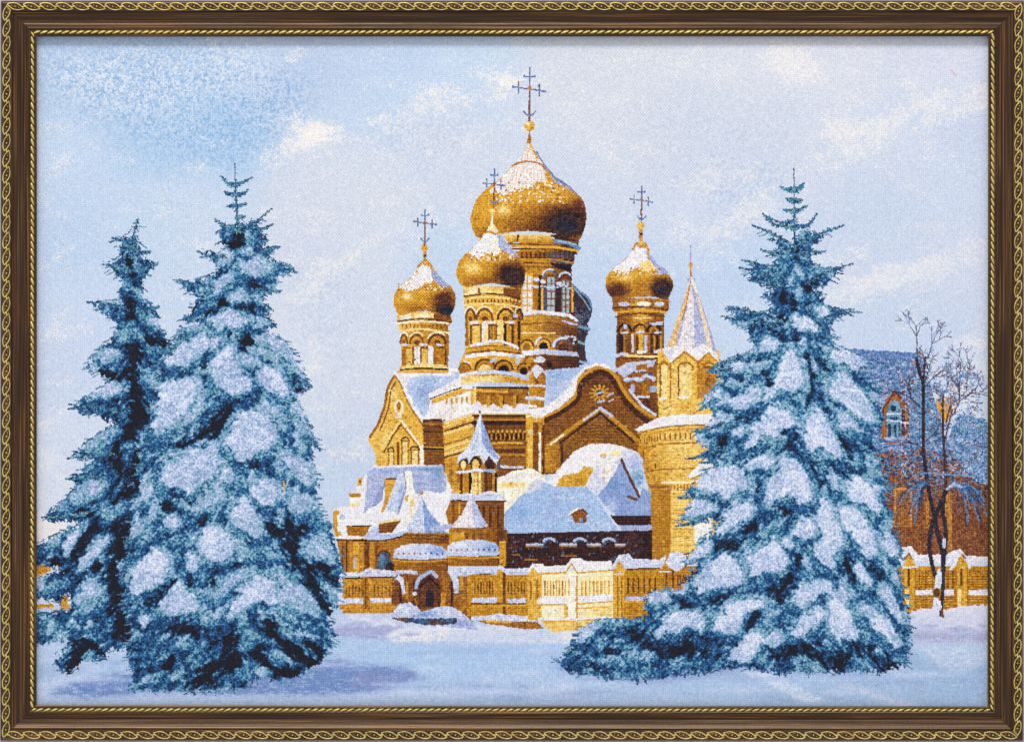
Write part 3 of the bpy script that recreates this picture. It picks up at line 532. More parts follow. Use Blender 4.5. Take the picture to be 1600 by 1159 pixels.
P([(736, 764), (732, 780), (724, 798), (714, 812), (704, 824), (736, 826), (764, 822), (752, 804), (744, 788), (740, 776)], (232, 220, 222), 1, spots=[(728, 810, 6, 14, WH, .7)])
P([(738, 768), (742, 782), (752, 804), (764, 822), (742, 824), (738, 800)], (170, 178, 220), 1)
P([(659, 774), (652, 795), (642, 812), (632, 830), (694, 832), (682, 812), (668, 795)], (196, 206, 234), 1); P([(660, 776), (668, 796), (684, 814), (698, 832), (664, 832)], (104, 136, 200), 1.2); L([(676, 826), (704, 822)], 8, (160, 166, 212)); E(659, 770, 3, 3.4, GO)
CUR[0] = CHURCH
L([(704, 826), (764, 826)], 2.6, OC)
# spire of the tall tower
CUR[0] = SPIRE
L([(1079, 384), (1079, 410)], 1.8, (170, 174, 212)); E(1079, 414, 3.4, 4, (214, 140, 60)); L([(1079, 418), (1080, 436)], 2.4, (206, 150, 100), w2=4); E(1080, 437, 6, 3.4, (160, 164, 206))
P([(1079, 432), (1068, 470), (1056, 505), (1040, 546), (1048, 562), (1069, 546), (1090, 560), (1110, 547), (1123, 562), (1108, 510), (1094, 470), (1084, 436)], (232, 224, 224), .8)
P([(1078, 436), (1068, 470), (1056, 505), (1040, 546), (1054, 545), (1064, 510), (1074, 470)], (226, 186, 130), .8); L([(1072, 480), (1062, 520), (1056, 548)], 3.4, (160, 164, 206)); L([(1079, 440), (1072, 478), (1066, 500)], 1.4, OC)
P([(1080, 440), (1084, 470), (1085, 545), (1105, 542), (1098, 500), (1088, 462)], (162, 166, 208), .8); P([(1084, 440), (1094, 474), (1106, 510), (1112, 545), (1105, 540), (1098, 505), (1088, 466)], (236, 208, 170), .8)
P([(1090, 456), (1098, 480), (1110, 515), (1123, 562), (1114, 550), (1108, 520)], (150, 140, 180), .8)
P([(1034, 545), (1048, 540), (1069, 540), (1085, 543), (1096, 537), (1104, 541), (1120, 552), (1123, 566), (1107, 549), (1091, 563), (1069, 547), (1048, 567), (1040, 556)], WH, 1, spots=[(1045, 552, 6, 6, LV, .5)])
for i in range(2600):
    x = 520+rng.rand()*590; y = 370+rng.rand()*530
    j = int((y-PY0)/CELL); k = int((x-PX0)/CELL)
    if RID[j, k] != CHURCH: continue
    q = IMG[j, k]
    if q[2] > 130 or q[0] < 120: continue       # only on the gold
    L([(x, y), (x+2+3*rng.rand(), y+(rng.rand()-.5))], 1, tuple(q*(.72 if rng.rand() < .65 else 1.16)), .4)
# ---------- domes
def dome(pts, snow, neck, spots, did, base=(214, 154, 44)):
    CUR[:] = [did, 1.]
    P(pts, base, .6, sm=True, spots=spots, mott=.06, sn=.3)
    for (pp, c) in snow: P(pp, c, 3.2, mott=.04)
DOME0 = 20
dome([(827, 224), (819, 240), (806, 256), (796, 264), (780, 280), (758, 297), (744, 313), (736, 335), (735, 346), (740, 362), (752, 374), (781, 366), (820, 361), (860, 364), (885, 371), (904, 375), (910, 366), (915, 350), (916, 335), (913, 318), (903, 303), (885, 290), (866, 277), (851, 262), (841, 246), (829, 224)],
     [([(827, 224), (807, 256), (776, 284), (766, 300), (790, 304), (812, 296), (828, 290), (842, 284), (856, 284), (850, 262), (838, 246)], (240, 228, 218)), ([(858, 272), (888, 290), (906, 306), (888, 296), (868, 286)], (150, 150, 186))], None,
     [(830, 350, 60, 22, (160, 100, 34), .9), (760, 330, 12, 20, (232, 178, 60), .6), (787, 328, 11, 9, (246, 218, 150), .9), (758, 365, 14, 10, (150, 90, 34), .6), (905, 330, 16, 30, (120, 66, 34), 1.2), (880, 338, 36, 20, (122, 66, 34), 1.2), (885, 352, 32, 18, (58, 32, 32), 1.5), (845, 358, 30, 6, (110, 62, 32), 1.), (840, 306, 60, 8, (226, 172, 68), .8), (884, 352, 22, 13, NV, 1.1), (895, 305, 16, 8, (196, 140, 60), .6)], DOME0)
for i in range(130):
    x = 772+rng.rand()*110; y = 284+rng.rand()*32+abs(x-820)*.05
    E(x, y, 1.6, 1.3, [WH, IV, PG, OC][rng.randint(4)], .5)
L([(800, 259), (812, 254), (827, 252), (842, 256), (853, 262)], 2.6, (190, 120, 60), 1.2, sm=True)
for x in range(804, 852, 5): L([(x, 264), (x+(x-827)*.25, 290)], .9, (216, 170, 116), .8, a=.6)
for x in range(814, 842, 5): L([(827+(x-827)*.3, 230), (x, 252)], .9, (216, 170, 116), .6, a=.6)
L([(838, 238), (852, 260), (868, 278), (890, 292)], 2.4, (128, 116, 150), 1, sm=True)
P([(827, 205), (830, 214), (831, 224), (823, 224), (825, 214)], (190, 122, 44), .5); E(827.5, 197, 8.4, 8.4, (230, 176, 70), spots=[(825, 193, 3, 3, IV, .8), (831, 201, 4, 4, OC, .8)])
dome([(768, 350), (760, 363), (748, 376), (735, 390), (722, 402), (715, 414), (713, 427), (717, 440), (727, 448), (750, 445), (770, 443), (795, 447), (813, 452), (819, 440), (821, 425), (818, 411), (810, 400), (798, 386), (784, 370), (772, 352)],
     [([(768, 352), (758, 366), (736, 390), (732, 398), (750, 404), (762, 396), (776, 396), (782, 372)], (240, 236, 236)), ([(778, 364), (796, 384), (812, 402), (800, 400), (784, 392), (774, 384)], (168, 178, 214)), ([(766, 372), (778, 372), (782, 396), (768, 398)], IV)], None,
     [(755, 440, 34, 9, (160, 98, 36), .9), (770, 404, 40, 5, (220, 166, 66), .8), (798, 428, 24, 18, (100, 56, 34), 1.4), (803, 434, 17, 13, (50, 28, 32), 1.5), (738, 419, 12, 8, (248, 222, 150), .9)], DOME0+1)
for i in range(60):
    x = 730+rng.rand()*80; y = 394+rng.rand()*14; E(x, y, 1.5, 1.2, [WH, IV, PG, OC, BR][rng.randint(5)], .5)
P([(769, 336), (771, 350), (778, 360), (781, 366), (758, 366), (762, 358), (766, 350)], (238, 214, 160), .8); L([(758, 364), (766, 362), (774, 366), (781, 364)], 2.4, GO); E(769, 331, 4.6, 5, (236, 196, 116)); L([(768.5, 338), (768, 352)], 2, WH)
dome([(664, 404), (656, 414), (646, 428), (634, 440), (622, 450), (616, 462), (615, 472), (618, 484), (625, 493), (645, 488), (665, 486), (688, 490), (702, 493), (709, 483), (712, 471), (711, 459), (704, 447), (692, 437), (678, 420), (668, 406)],
     [([(662, 410), (646, 430), (628, 447), (634, 456), (652, 452), (664, 442), (676, 440), (674, 424)], (240, 234, 230)), ([(672, 418), (688, 434), (702, 448), (688, 448), (676, 436)], (156, 164, 204))], None,
     [(694, 470, 18, 18, (104, 56, 36), 1.3), (697, 486, 15, 8, NV, 1.4), (636, 463, 9, 6, (248, 226, 170), .9), (650, 482, 20, 7, (160, 100, 36), .8), (664, 454, 30, 5, (222, 170, 70), .8)], DOME0+2)
for i in range(50):
    x = 622+rng.rand()*76; y = 442+rng.rand()*12; E(x, y, 1.4, 1.2, [WH, IV, PG, OC, BR][rng.randint(5)], .5)
L([(653, 416), (660, 409), (664, 414), (670, 410), (675, 417)], 2.6, (204, 140, 60)); R(661, 392, 666, 408, (200, 138, 56)); E(663.5, 387, 6, 5.6, (226, 168, 66)); E(664, 400, 3, 2, RB)
dome([(1001, 378), (992, 390), (984, 398), (972, 408), (958, 420), (948, 432), (946, 445), (950, 458), (960, 467), (980, 466), (1001, 464), (1024, 464), (1041, 469), (1048, 458), (1052, 447), (1049, 434), (1036, 422), (1022, 408), (1012, 392), (1004, 378)],
     [([(1001, 382), (990, 392), (960, 420), (958, 425), (978, 426), (992, 420), (1006, 412), (1014, 410), (1010, 390)], (240, 238, 240)), ([(1014, 398), (1030, 414), (1046, 430), (1030, 428), (1016, 416)], (158, 166, 206)), ([(996, 412), (1014, 404), (1026, 420), (1004, 424)], PG)], None,
     [(964, 454, 20, 12, (104, 56, 36), 1.3), (1036, 450, 19, 17, (90, 48, 34), 1.4), (1034, 454, 11, 10, NV, 1.2), (975, 434, 14, 5, (242, 206, 120), .9), (1003, 452, 12, 14, (176, 118, 38), .7), (1000, 428, 40, 4, (224, 168, 60), .8)], DOME0+3)
for i in range(40):
    x = 962+rng.rand()*70; y = 418+rng.rand()*12; E(x, y, 1.4, 1.2, [WH, IV, PG, OC][rng.randint(4)], .5)
L([(989, 390), (994, 380), (1001, 386), (1008, 380), (1013, 391)], 3, (206, 140, 56)); R(998.5, 358, 1004.5, 378, (206, 146, 56)); E(1001.5, 352, 6, 6, (230, 176, 80)); E(1001.5, 366, 3, 2, RB); E(1001.5, 380, 5, 4, (226, 170, 80))
cross(827.5, 107, 189, 802, 136, 851, 143, 138, 4.2, (196, 120, 60))
cross(772.3, 264, 324, 755, 286, 788, 290, 287, 3.2, (160, 96, 70))
cross(664, 328, 382, 647, 346.5, 681, 351, 348, 3.6, (176, 96, 60))
cross(1002.5, 291, 348, 985, 311, 1019, 316, 312, 3.4, (176, 96, 60))
# ---------- garden wall before the church
CUR[:] = [FENCE, 1.]
def panel(x0, x1, yt0, yt1, ybase, c, cd, cs, nb, snowc, rail=(.46, .55), lite=False):
    """one bay of the wall: balusters, snowed rail, plinth"""
    P([(x0, yt0), (x1, yt1), (x1, ybase), (x0, ybase)], c, .6)
    h0 = ybase-yt0
    yb0 = yt0+10; yb1 = yt0+h0*.40
    for i in range(nb):
        x = x0+(x1-x0)*(i+.5)/nb
        R(x-1.1, yb0, x+1.1, yb1, cd, .5)
    y = yt0+h0*rail[0]
    P([(x0+1, y-4), (x1-1, y-4), (x1-1, y+4), (x0+1, y+4)], snowc, 1.6); L([(x0, y+5), (x1, y+5)], 1.4, cd)
    L([(x0, yt0+6), (x1, yt1+6)], 1.2, cd)
R(535, 902, 622, 958, (196, 138, 42), .5); L([(535, 903), (615, 901)], 2.4, RB)
for x in list(range(540, 566, 5))+list(range(584, 612, 6)): R(x, 914, x+2, 932, BR, .5)
R(567, 900, 577, 952, OC); R(570, 902, 572, 950, RB)
blobs([(536, 898), (566, 897), (574, 892), (590, 893), (616, 896)], 7.5, (220, 222, 240), LV)
P([(530, 935), (567, 934), (567, 942), (530, 944)], (206, 210, 236), 1.4); P([(578, 934), (615, 934), (615, 941), (578, 941)], (216, 218, 240), 1.4); P([(530, 944), (567, 943), (567, 950), (530, 952)], (206, 140, 50)); P([(578, 942), (616, 942), (604, 954), (585, 956), (578, 950)], (200, 142, 42))
P([(612, 906), (622, 896), (700, 892), (740, 900), (740, 972), (690, 966), (640, 950), (612, 945)], (150, 94, 38), .7, spots=[(625, 925, 8, 16, (110, 62, 34), .6), (695, 925, 6, 24, OC, .8), (722, 940, 10, 24, (176, 118, 36), .7), (644, 930, 6, 20, BR, .6)])
R(624, 905, 627, 945, (84, 44, 32)); R(634, 908, 638, 936, GO); R(646, 905, 651, 945, RB); R(686, 925, 696, 952, (200, 142, 44)); R(704, 908, 708, 950, (84, 44, 32))
P([(612, 912), (622, 897), (630, 902), (634, 928), (629, 928), (625, 910), (618, 904)], (206, 210, 236), 1); blobs([(622, 894), (640, 893), (652, 896)], 6, (210, 212, 236), LV)
P([(648, 922), (656, 903), (673, 893), (686, 906), (690, 918), (688, 948), (654, 950)], (120, 68, 36), .8, spots=[(671, 905, 10, 6, (90, 46, 34), .6)]); L([(650, 918), (655, 904), (673, 893), (682, 900)], 5, (170, 184, 222), sm=True)
L([(656, 916), (672, 902), (686, 918)], 3, DK); P([(665, 948), (665, 925), (671, 919), (678, 925), (678, 948)], (34, 24, 36), .8); L([(662, 948), (662, 922), (671, 914), (681, 922), (681, 948)], 1.6, RB)
E(648, 927, 4, 3, (226, 222, 232)); L([(649, 935), (652, 950)], 1.6, OC)
P([(698, 892), (712, 884), (736, 888), (734, 900), (716, 900), (717, 926), (710, 926), (707, 906)], (200, 206, 236), 1, spots=[(708, 890, 6, 4, WH, .5)]); P([(718, 900), (724, 898), (724, 920), (718, 922)], GO)
R(730, 898, 826, 962, (196, 138, 34), .5)
for x0, x1, n in [(740, 772, 7), (792, 822, 6)]:
    for i in range(n): R(x0+(x1-x0)*(i+.3)/n, 908, x0+(x1-x0)*(i+.3)/n+1.8, 928, (120, 70, 30), .5)
R(776, 890, 789, 960, (204, 146, 42)); R(785, 892, 790, 960, (130, 76, 34))
blobs([(738, 893), (772, 891)], 6.5, (200, 208, 238), LV); P([(772, 894), (781, 882), (794, 892), (790, 896), (780, 889)], (206, 212, 238), 1); blobs([(796, 893), (824, 891)], 6.5, (210, 212, 238), LV); E(780, 893, 4, 4, (214, 156, 50))
L([(738, 897), (772, 896)], 1.2, BR)
P([(737, 934), (777, 933), (777, 941), (737, 941)], (206, 210, 236), 1.6); P([(792, 935), (822, 934), (822, 942), (793, 943)], (206, 210, 236), 1.6); L([(736, 943), (822, 943)], 1.6, (130, 80, 34)); L([(738, 946), (822, 945)], 1.4, BG)
P([(736, 962), (760, 962), (775, 958), (820, 962), (846, 968), (846, 974), (736, 969)], (206, 210, 236), 1.4); P([(742, 968), (840, 971), (850, 982), (820, 982), (760, 974)], (170, 110, 40), .8); P([(758, 968), (800, 970), (800, 973), (760, 972)], BG)
# sunlit middle bays
R(824, 894, 846, 968, (222, 168, 70), .5); R(828, 905, 831, 935, OC); R(838, 905, 841, 935, OC)
R(846, 892, 959, 968, (246, 220, 160), .5, mott=.04)
for i in range(8): R(850+i*4.6, 906, 852.2+i*4.6, 930, (216, 156, 60) if i % 3 else OC, .5)
for i in range(8): R(908+i*6, 906, 911+i*6, 930, (218, 160, 66) if i % 2 else (226, 176, 90), .5)
P([(824, 894), (832, 879), (846, 892), (842, 896), (833, 886), (828, 896)], WH, 1); P([(826, 896), (832, 886), (842, 896), (842, 904), (826, 904)], (226, 174, 76), .7)
P([(834, 880), (848, 880), (850, 884), (884, 882), (894, 872), (908, 871), (912, 876), (956, 876), (959, 890), (902, 893), (896, 884), (886, 893), (850, 895)], WH, 1.2, mott=.02); L([(848, 896), (884, 894), (893, 880), (902, 895), (958, 890)], 1.8, (214, 156, 64))
L([(848, 900), (884, 899), (903, 899), (956, 896)], 1, IV)
R(886, 896, 900, 968, (248, 232, 200), .5); L([(901, 900), (901, 984)], 2.2, (206, 140, 60)); R(888, 904, 890, 930, BG)
P([(846, 932), (884, 932), (886, 944), (838, 942)], (240, 234, 236), 1.4); P([(904, 930), (958, 928), (958, 938), (904, 941)], (238, 234, 240), 1.4); L([(840, 944), (884, 944)], 1.6, BG); L([(904, 943), (958, 939)], 1.8, (222, 166, 72))
R(850, 947, 882, 963, (246, 224, 176), .5); R(904, 946, 956, 962, (246, 218, 156), .5, lr=(238, 196, 110)); R(882, 946, 888, 964, BG); L([(904, 950), (954, 947)], 1.4, BG)
P([(840, 964), (900, 965), (958, 962), (958, 967), (900, 970), (840, 969)], (240, 236, 238), 1); L([(846, 970), (898, 970)], 1.8, (214, 156, 60)); L([(903, 969), (935, 967)], 1.8, (222, 170, 76))
P([(846, 971), (900, 971), (900, 984), (862, 987), (850, 978)], (234, 192, 104), .7); P([(903, 970), (930, 968), (918, 978), (903, 982)], (232, 190, 100), .7)
# shaded right bays
R(958, 888, 976, 966, (222, 166, 62), .5); L([(965, 900), (965, 962)], 2, OC); L([(972, 900), (972, 962)], 2, OC)
R(975, 888, 1040, 976, (192, 136, 32), .5); R(1036, 880, 1056, 940, (186, 122, 36), .6); R(1056, 884, 1095, 920, (190, 128, 36), .6); R(1040, 890, 1042, 925, RB); R(1050, 890, 1053, 925, RB)
for i in range(6): R(980+i*8.5, 902, 982.4+i*8.5, 926, (120, 70, 32), .5)
for i in range(8): R(1058+i*4.2, 898, 1060+i*4.2, 914, (130, 74, 34), .5)
P([(958, 888), (967, 872), (976, 888), (976, 896), (959, 896)], (222, 166, 70), .7); P([(956, 886), (966, 867), (982, 864), (990, 873), (1030, 874), (1040, 868), (1042, 884), (1028, 884), (976, 887), (968, 874), (960, 888)], (206, 212, 240), 1, spots=[(966, 870, 8, 5, WH, .7)])
blobs([(962, 897), (977, 896)], 3, (220, 220, 236)); P([(1034, 886), (1041, 872), (1046, 888)], (200, 136, 40), .7); P([(1040, 880), (1046, 864), (1060, 861), (1074, 868), (1072, 882), (1058, 893), (1046, 886)], (212, 218, 242), 1); blobs([(1032, 893), (1052, 893)], 3, (220, 220, 236)); L([(980, 889), (1030, 887)], 2, RB)
P([(976, 931), (1010, 932), (1008, 938), (976, 938)], (190, 186, 226), 1.4); L([(976, 940), (1008, 940)], 1.8, BG)
# shrubs in the snow by the gate
CUR[:] = [BUSH, .9]
P([(608, 964), (618, 950), (626, 942), (640, 941), (652, 947), (658, 956), (678, 950), (692, 946), (706, 948), (716, 952), (728, 962), (742, 974), (748, 984), (700, 980), (660, 972), (620, 968)], (190, 200, 232), 1.5,
  spots=[(632, 948, 12, 6, (216, 218, 240), .8), (704, 954, 12, 6, (214, 216, 238), .8), (664, 958, 14, 8, (116, 146, 196), .9), (725, 974, 20, 6, (150, 160, 206), .8)])
P([(612, 964), (640, 965), (660, 966), (714, 965), (716, 972), (688, 976), (660, 976), (634, 972), (618, 968)], (70, 60, 74), 2.4, spots=[(656, 970, 12, 4, (50, 110, 160), .9), (700, 968, 10, 4, (70, 110, 150), .7), (625, 966, 8, 2, (150, 96, 60), .7), (680, 974, 8, 2, (150, 96, 60), .7)])
# scrap of the far wall at the left edge
CUR[:] = [FENCE, 1.]
P([(56, 878), (74, 882), (80, 890), (66, 898), (56, 902)], (206, 146, 44), 2); P([(93, 950), (98, 932), (106, 925), (106, 940), (110, 950)], (212, 152, 52), 1.5); L([(56, 947), (82, 946)], 6, (206, 146, 48), 2); L([(84, 954), (114, 952)], 2, (190, 110, 60), 2)
# ---- house at the right
CUR[:] = [HOUSE, 1.]
def teal(pts, seed, c0=(72, 98, 156), c1=(112, 150, 192), c2=(150, 158, 206), rag=1.5, sx=6, sy=2.4):
    sl = box(pts, 10); X = XX[sl]; Y = YY[sl]
    m = inside(pts, X+WX[sl]*rag, Y+WY[sl]*rag)
    v = .5+.55*fbm(X/sx, Y/sy, seed, 3)+.55*WN[sl]
    put(sl, m, ramp(v, [(0, tuple(.55*k for k in c0)), (.3, c0), (.6, c1), (.8, c2), (1, (206, 214, 236))]))
teal([(1300, 543), (1434, 551), (1446, 574), (1458, 616), (1480, 690), (1492, 712), (1340, 716), (1300, 640)], 101)
soft([(1300, 543), (1436, 550), (1438, 562), (1310, 556)], (104, 124, 186), 2, .8, 3, HOUSE)
soft([(1320, 600), (1380, 596), (1400, 640), (1340, 690), (1320, 640)], (180, 192, 226), 8, .7, 8, HOUSE)
soft([(1420, 590), (1450, 600), (1470, 690), (1430, 690)], (84, 140, 156), 6, .35, 8, HOUSE)
P([(1355, 706), (1440, 703), (1500, 708), (1549, 745), (1549, 872), (1385, 875), (1350, 760)], (126, 72, 44), .8, mott=.22, spots=[(1430, 720, 60, 10, (96, 58, 60), .7), (1520, 810, 40, 50, (112, 62, 42), .6), (1400, 850, 30, 16, (132, 78, 42), .6)])
for i in range(2000):
    x = 1356+rng.rand()*188; y = 706+rng.rand()*rng.rand()*90
    L([(x, y), (x+5*rng.rand(), y+3*(rng.rand()-.5))], 1.3, [(52, 84, 130), (84, 140, 176), (40, 40, 60), (170, 96, 54)][rng.randint(4)], .8)
for x0, x1, y0, y1 in [(1397, 1425, 762, 823), (1447, 1452, 778, 824), (1476, 1488, 770, 860)]:
    if x1-x0 > 20: R(x0, y0, x1, y1, (196, 132, 52)); R(x0+3, y0+3, x1-3, y1-3, (150, 92, 42), mott=.16)
    else: R(x0, y0, x1, y1, (176, 116, 46))
for i in range(200):
    x = 1375+rng.rand()*168; y = 770+rng.rand()*96; L([(x, y), (x+3*rng.rand(), y+.6)], 1.1, (84, 44, 36) if rng.rand() < .6 else (170, 110, 48), .6)
CUR[:] = [HWIN, 1.]
P([(1378, 686), (1378, 640), (1384, 624), (1398, 611), (1412, 622), (1420, 638), (1420, 686)], (158, 92, 44), .7); L([(1379, 660), (1380, 638), (1398, 612), (1418, 634), (1420, 650)], 2.4, (92, 44, 34)); R(1409, 640, 1414, 684, (72, 34, 34)); R(1416, 655, 1420, 686, (120, 62, 40))
P([(1386, 684), (1386, 640), (1391, 629), (1398, 624), (1405, 630), (1408, 642), (1408, 684)], (96, 150, 176), .6, mott=.2); E(1396, 638, 5, 5, (34, 42, 70)); R(1391, 652, 1404, 656, (40, 60, 100)); R(1388, 662, 1392, 682, (30, 44, 76)); R(1397, 662, 1400, 682, (30, 44, 76)); R(1404, 658, 1406, 682, (40, 60, 96))
L([(1386, 647), (1408, 646)], 2, (206, 214, 232)); L([(1386, 657), (1408, 657)], 2, (200, 212, 232)); L([(1384, 685), (1410, 684)], 5, (176, 190, 222)); L([(1408, 660), (1420, 661)], 2.4, (214, 214, 230)); L([(1384, 691), (1420, 691)], 2, (150, 84, 60))
# bushes behind the bare trees
CUR[:] = [BUSH, 1.]
P([(1462, 624), (1475, 620), (1488, 622), (1487, 645), (1478, 662), (1468, 650)], (214, 156, 60), 2)
teal([(1480, 690), (1490, 660), (1500, 645), (1520, 650), (1540, 655), (1549, 680), (1549, 756), (1530, 756), (1510, 735), (1490, 712)], 103, (74, 120, 168), (130, 166, 200), (160, 172, 216), 3, 5, 3)
# ---- right-hand stretch of the wall
CUR[:] = [FENCE, 1.]
R(1400, 884, 1549, 958, (200, 142, 40), .5)
for y in range(892, 950, 4): L([(1408, y), (1543, y+.4)], .9, (150, 94, 32), 1)
for x in (1436, 1446, 1456, 1480, 1488): R(x, 892, x+2.2, 920, (150, 94, 34), .5)
for x0 in (1408, 1490):
    P([(x0+2, 884), (x0+12, 866), (x0+24, 884), (x0+22, 950), (x0+4, 950)], (214, 160, 54), .6); R(x0+10, 888, x0+14, 916, (130, 80, 38)); L([(x0+4, 886), (x0+4, 948)], 1.6, OC); L([(x0+22, 886), (x0+22, 948)], 1.6, OC); R(x0+6, 920, x0+12, 948, (240, 206, 130))
P([(1400, 864), (1410, 854), (1424, 853), (1434, 866), (1478, 866), (1490, 860), (1500, 857), (1510, 868), (1549, 869), (1549, 880), (1516, 880), (1504, 864), (1492, 880), (1440, 878), (1430, 876), (1420, 862), (1410, 874), (1400, 876)], (232, 230, 240), 1.2)
blobs([(1412, 887), (1426, 886), (1434, 885)], 4, (222, 222, 238)); blobs([(1486, 888), (1494, 880)], 4, (230, 226, 238)); blobs([(1514, 886), (1518, 884)], 3, (222, 222, 238))
P([(1430, 922), (1457, 920), (1457, 929), (1430, 929)], (226, 226, 240), 1.4); P([(1472, 922), (1490, 920), (1490, 930), (1472, 930)], (222, 222, 238), 1.4); P([(1514, 922), (1549, 920), (1549, 929), (1514, 930)], (226, 226, 240), 1.4)
CUR[:] = [SNOW, .7]
P([(1424, 953), (1450, 950), (1470, 953), (1500, 947), (1549, 943), (1549, 975), (1424, 975)], (224, 222, 236), 2.4, mott=.03, tb=(204, 208, 232))
# ---- bare trees
CUR[:] = [BARE, 1.]
dk = (34, 30, 44); bl = (96, 128, 178)
def twig(x, y, a, l, w, d, col):
    x1 = x+math.cos(a)*l; y1 = y-math.sin(a)*l
    L([(x, y), (x1, y1)], w*.75, col, 1., a=.85)
    if d:
        for _ in range(3): twig(x1, y1, a+(rng.rand()-.5)*1.7, l*(.55+.3*rng.rand()), max(.7, w*.7), d-1, col if d > 2 else ((110, 134, 180) if rng.rand() < .6 else (96, 76, 92)))
for i in range(1100):
    x = 1405+rng.rand()*130; y = 560+rng.rand()*200
    if abs(x-1465)+abs(y-660)*.5 > 96: continue
    a_ = rng.rand()*3.14; L([(x, y), (x+6*math.cos(a_), y-5*math.sin(a_))], 1, [(60, 66, 100), (120, 150, 194), (96, 120, 170), (206, 212, 234), (130, 84, 76)][rng.randint(5)], 2, a=.75)
for x, y, a, l, w, d in [(1443, 600, 2.0, 18, 2.2, 3), (1443, 640, 2.4, 26, 2.6, 4), (1443, 600, 1.2, 22, 1.8, 3), (1444, 605, .8, 22, 2, 3), (1443, 700, 2.7, 20, 2, 3), (1443, 690, .6, 20, 2, 3), (1433, 552, 1.6, 26, 1.6, 3), (1450, 560, 1.3, 22, 1.4, 3), (1474, 650, 1.6, 22, 3, 3), (1474, 640, 1.9, 14, 2, 2), (1488, 650, 1.1, 26, 2.4, 4), (1478, 660, 1.3, 18, 2, 3), (1494, 630, .9, 24, 1.2, 3), (1490, 610, 1.2, 30, 1., 3)]:
    twig(x, y, a, l, w, d, (70, 60, 84) if y < 620 else (60, 48, 62))
L([(1432, 560), (1436, 580), (1442, 600), (1443, 650), (1443, 700), (1447, 740), (1454, 780), (1460, 806)], 4.2, dk, sm=True, w2=6)
L([(1446, 558), (1443, 590), (1442, 604)], 2.6, dk)
L([(1473, 640), (1474, 680), (1476, 720), (1478, 760)], 2.6, (60, 44, 54), w2=4.5)
L([(1488, 640), (1482, 664), (1476, 690)], 2, (90, 60, 60))
L([(1482, 762), (1474, 776), (1464, 800), (1456, 820), (1452, 850), (1456, 880), (1462, 900)], 6, dk, sm=True)
L([(1460, 800), (1464, 830), (1472, 860), (1474, 900), (1470, 960)], 7, dk, sm=True, w2=5); L([(1476, 770), (1473, 800), (1478, 830), (1474, 880)], 6, dk, sm=True)
for i in range(46):            # drooping snowy sprays
    sx = -1 if i % 3 == 0 else 1; x = 1488 if sx > 0 else 1450; y = 752+rng.rand()*8
    e = 10+rng.rand()*46; dr = 10+rng.rand()*60
    L([(x, y), (x+sx*e*.6, y+2+dr*.12), (x+sx*e, y+dr)], 1.5, [(56, 96, 150), (100, 140, 186), (44, 50, 84), (96, 72, 80)][rng.randint(4)], 3, sm=True, a=.8)
L([(1480, 764), (1490, 756), (1502, 760)], 4, (170, 184, 216)); L([(1440, 738), (1470, 740), (1520, 744)], 2, (110, 150, 190), 2)
P([(1462, 900), (1468, 884), (1472, 900), (1470, 918), (1460, 920)], (222, 224, 240), 1); P([(1456, 954), (1460, 932), (1470, 938), (1472, 952)], (216, 220, 240), 1); E(1475, 848, 3, 9, (196, 198, 226)); E(1464, 925, 5, 7, (96, 54, 48)); L([(1472, 952), (1473, 963)], 3.4, (110, 56, 50))

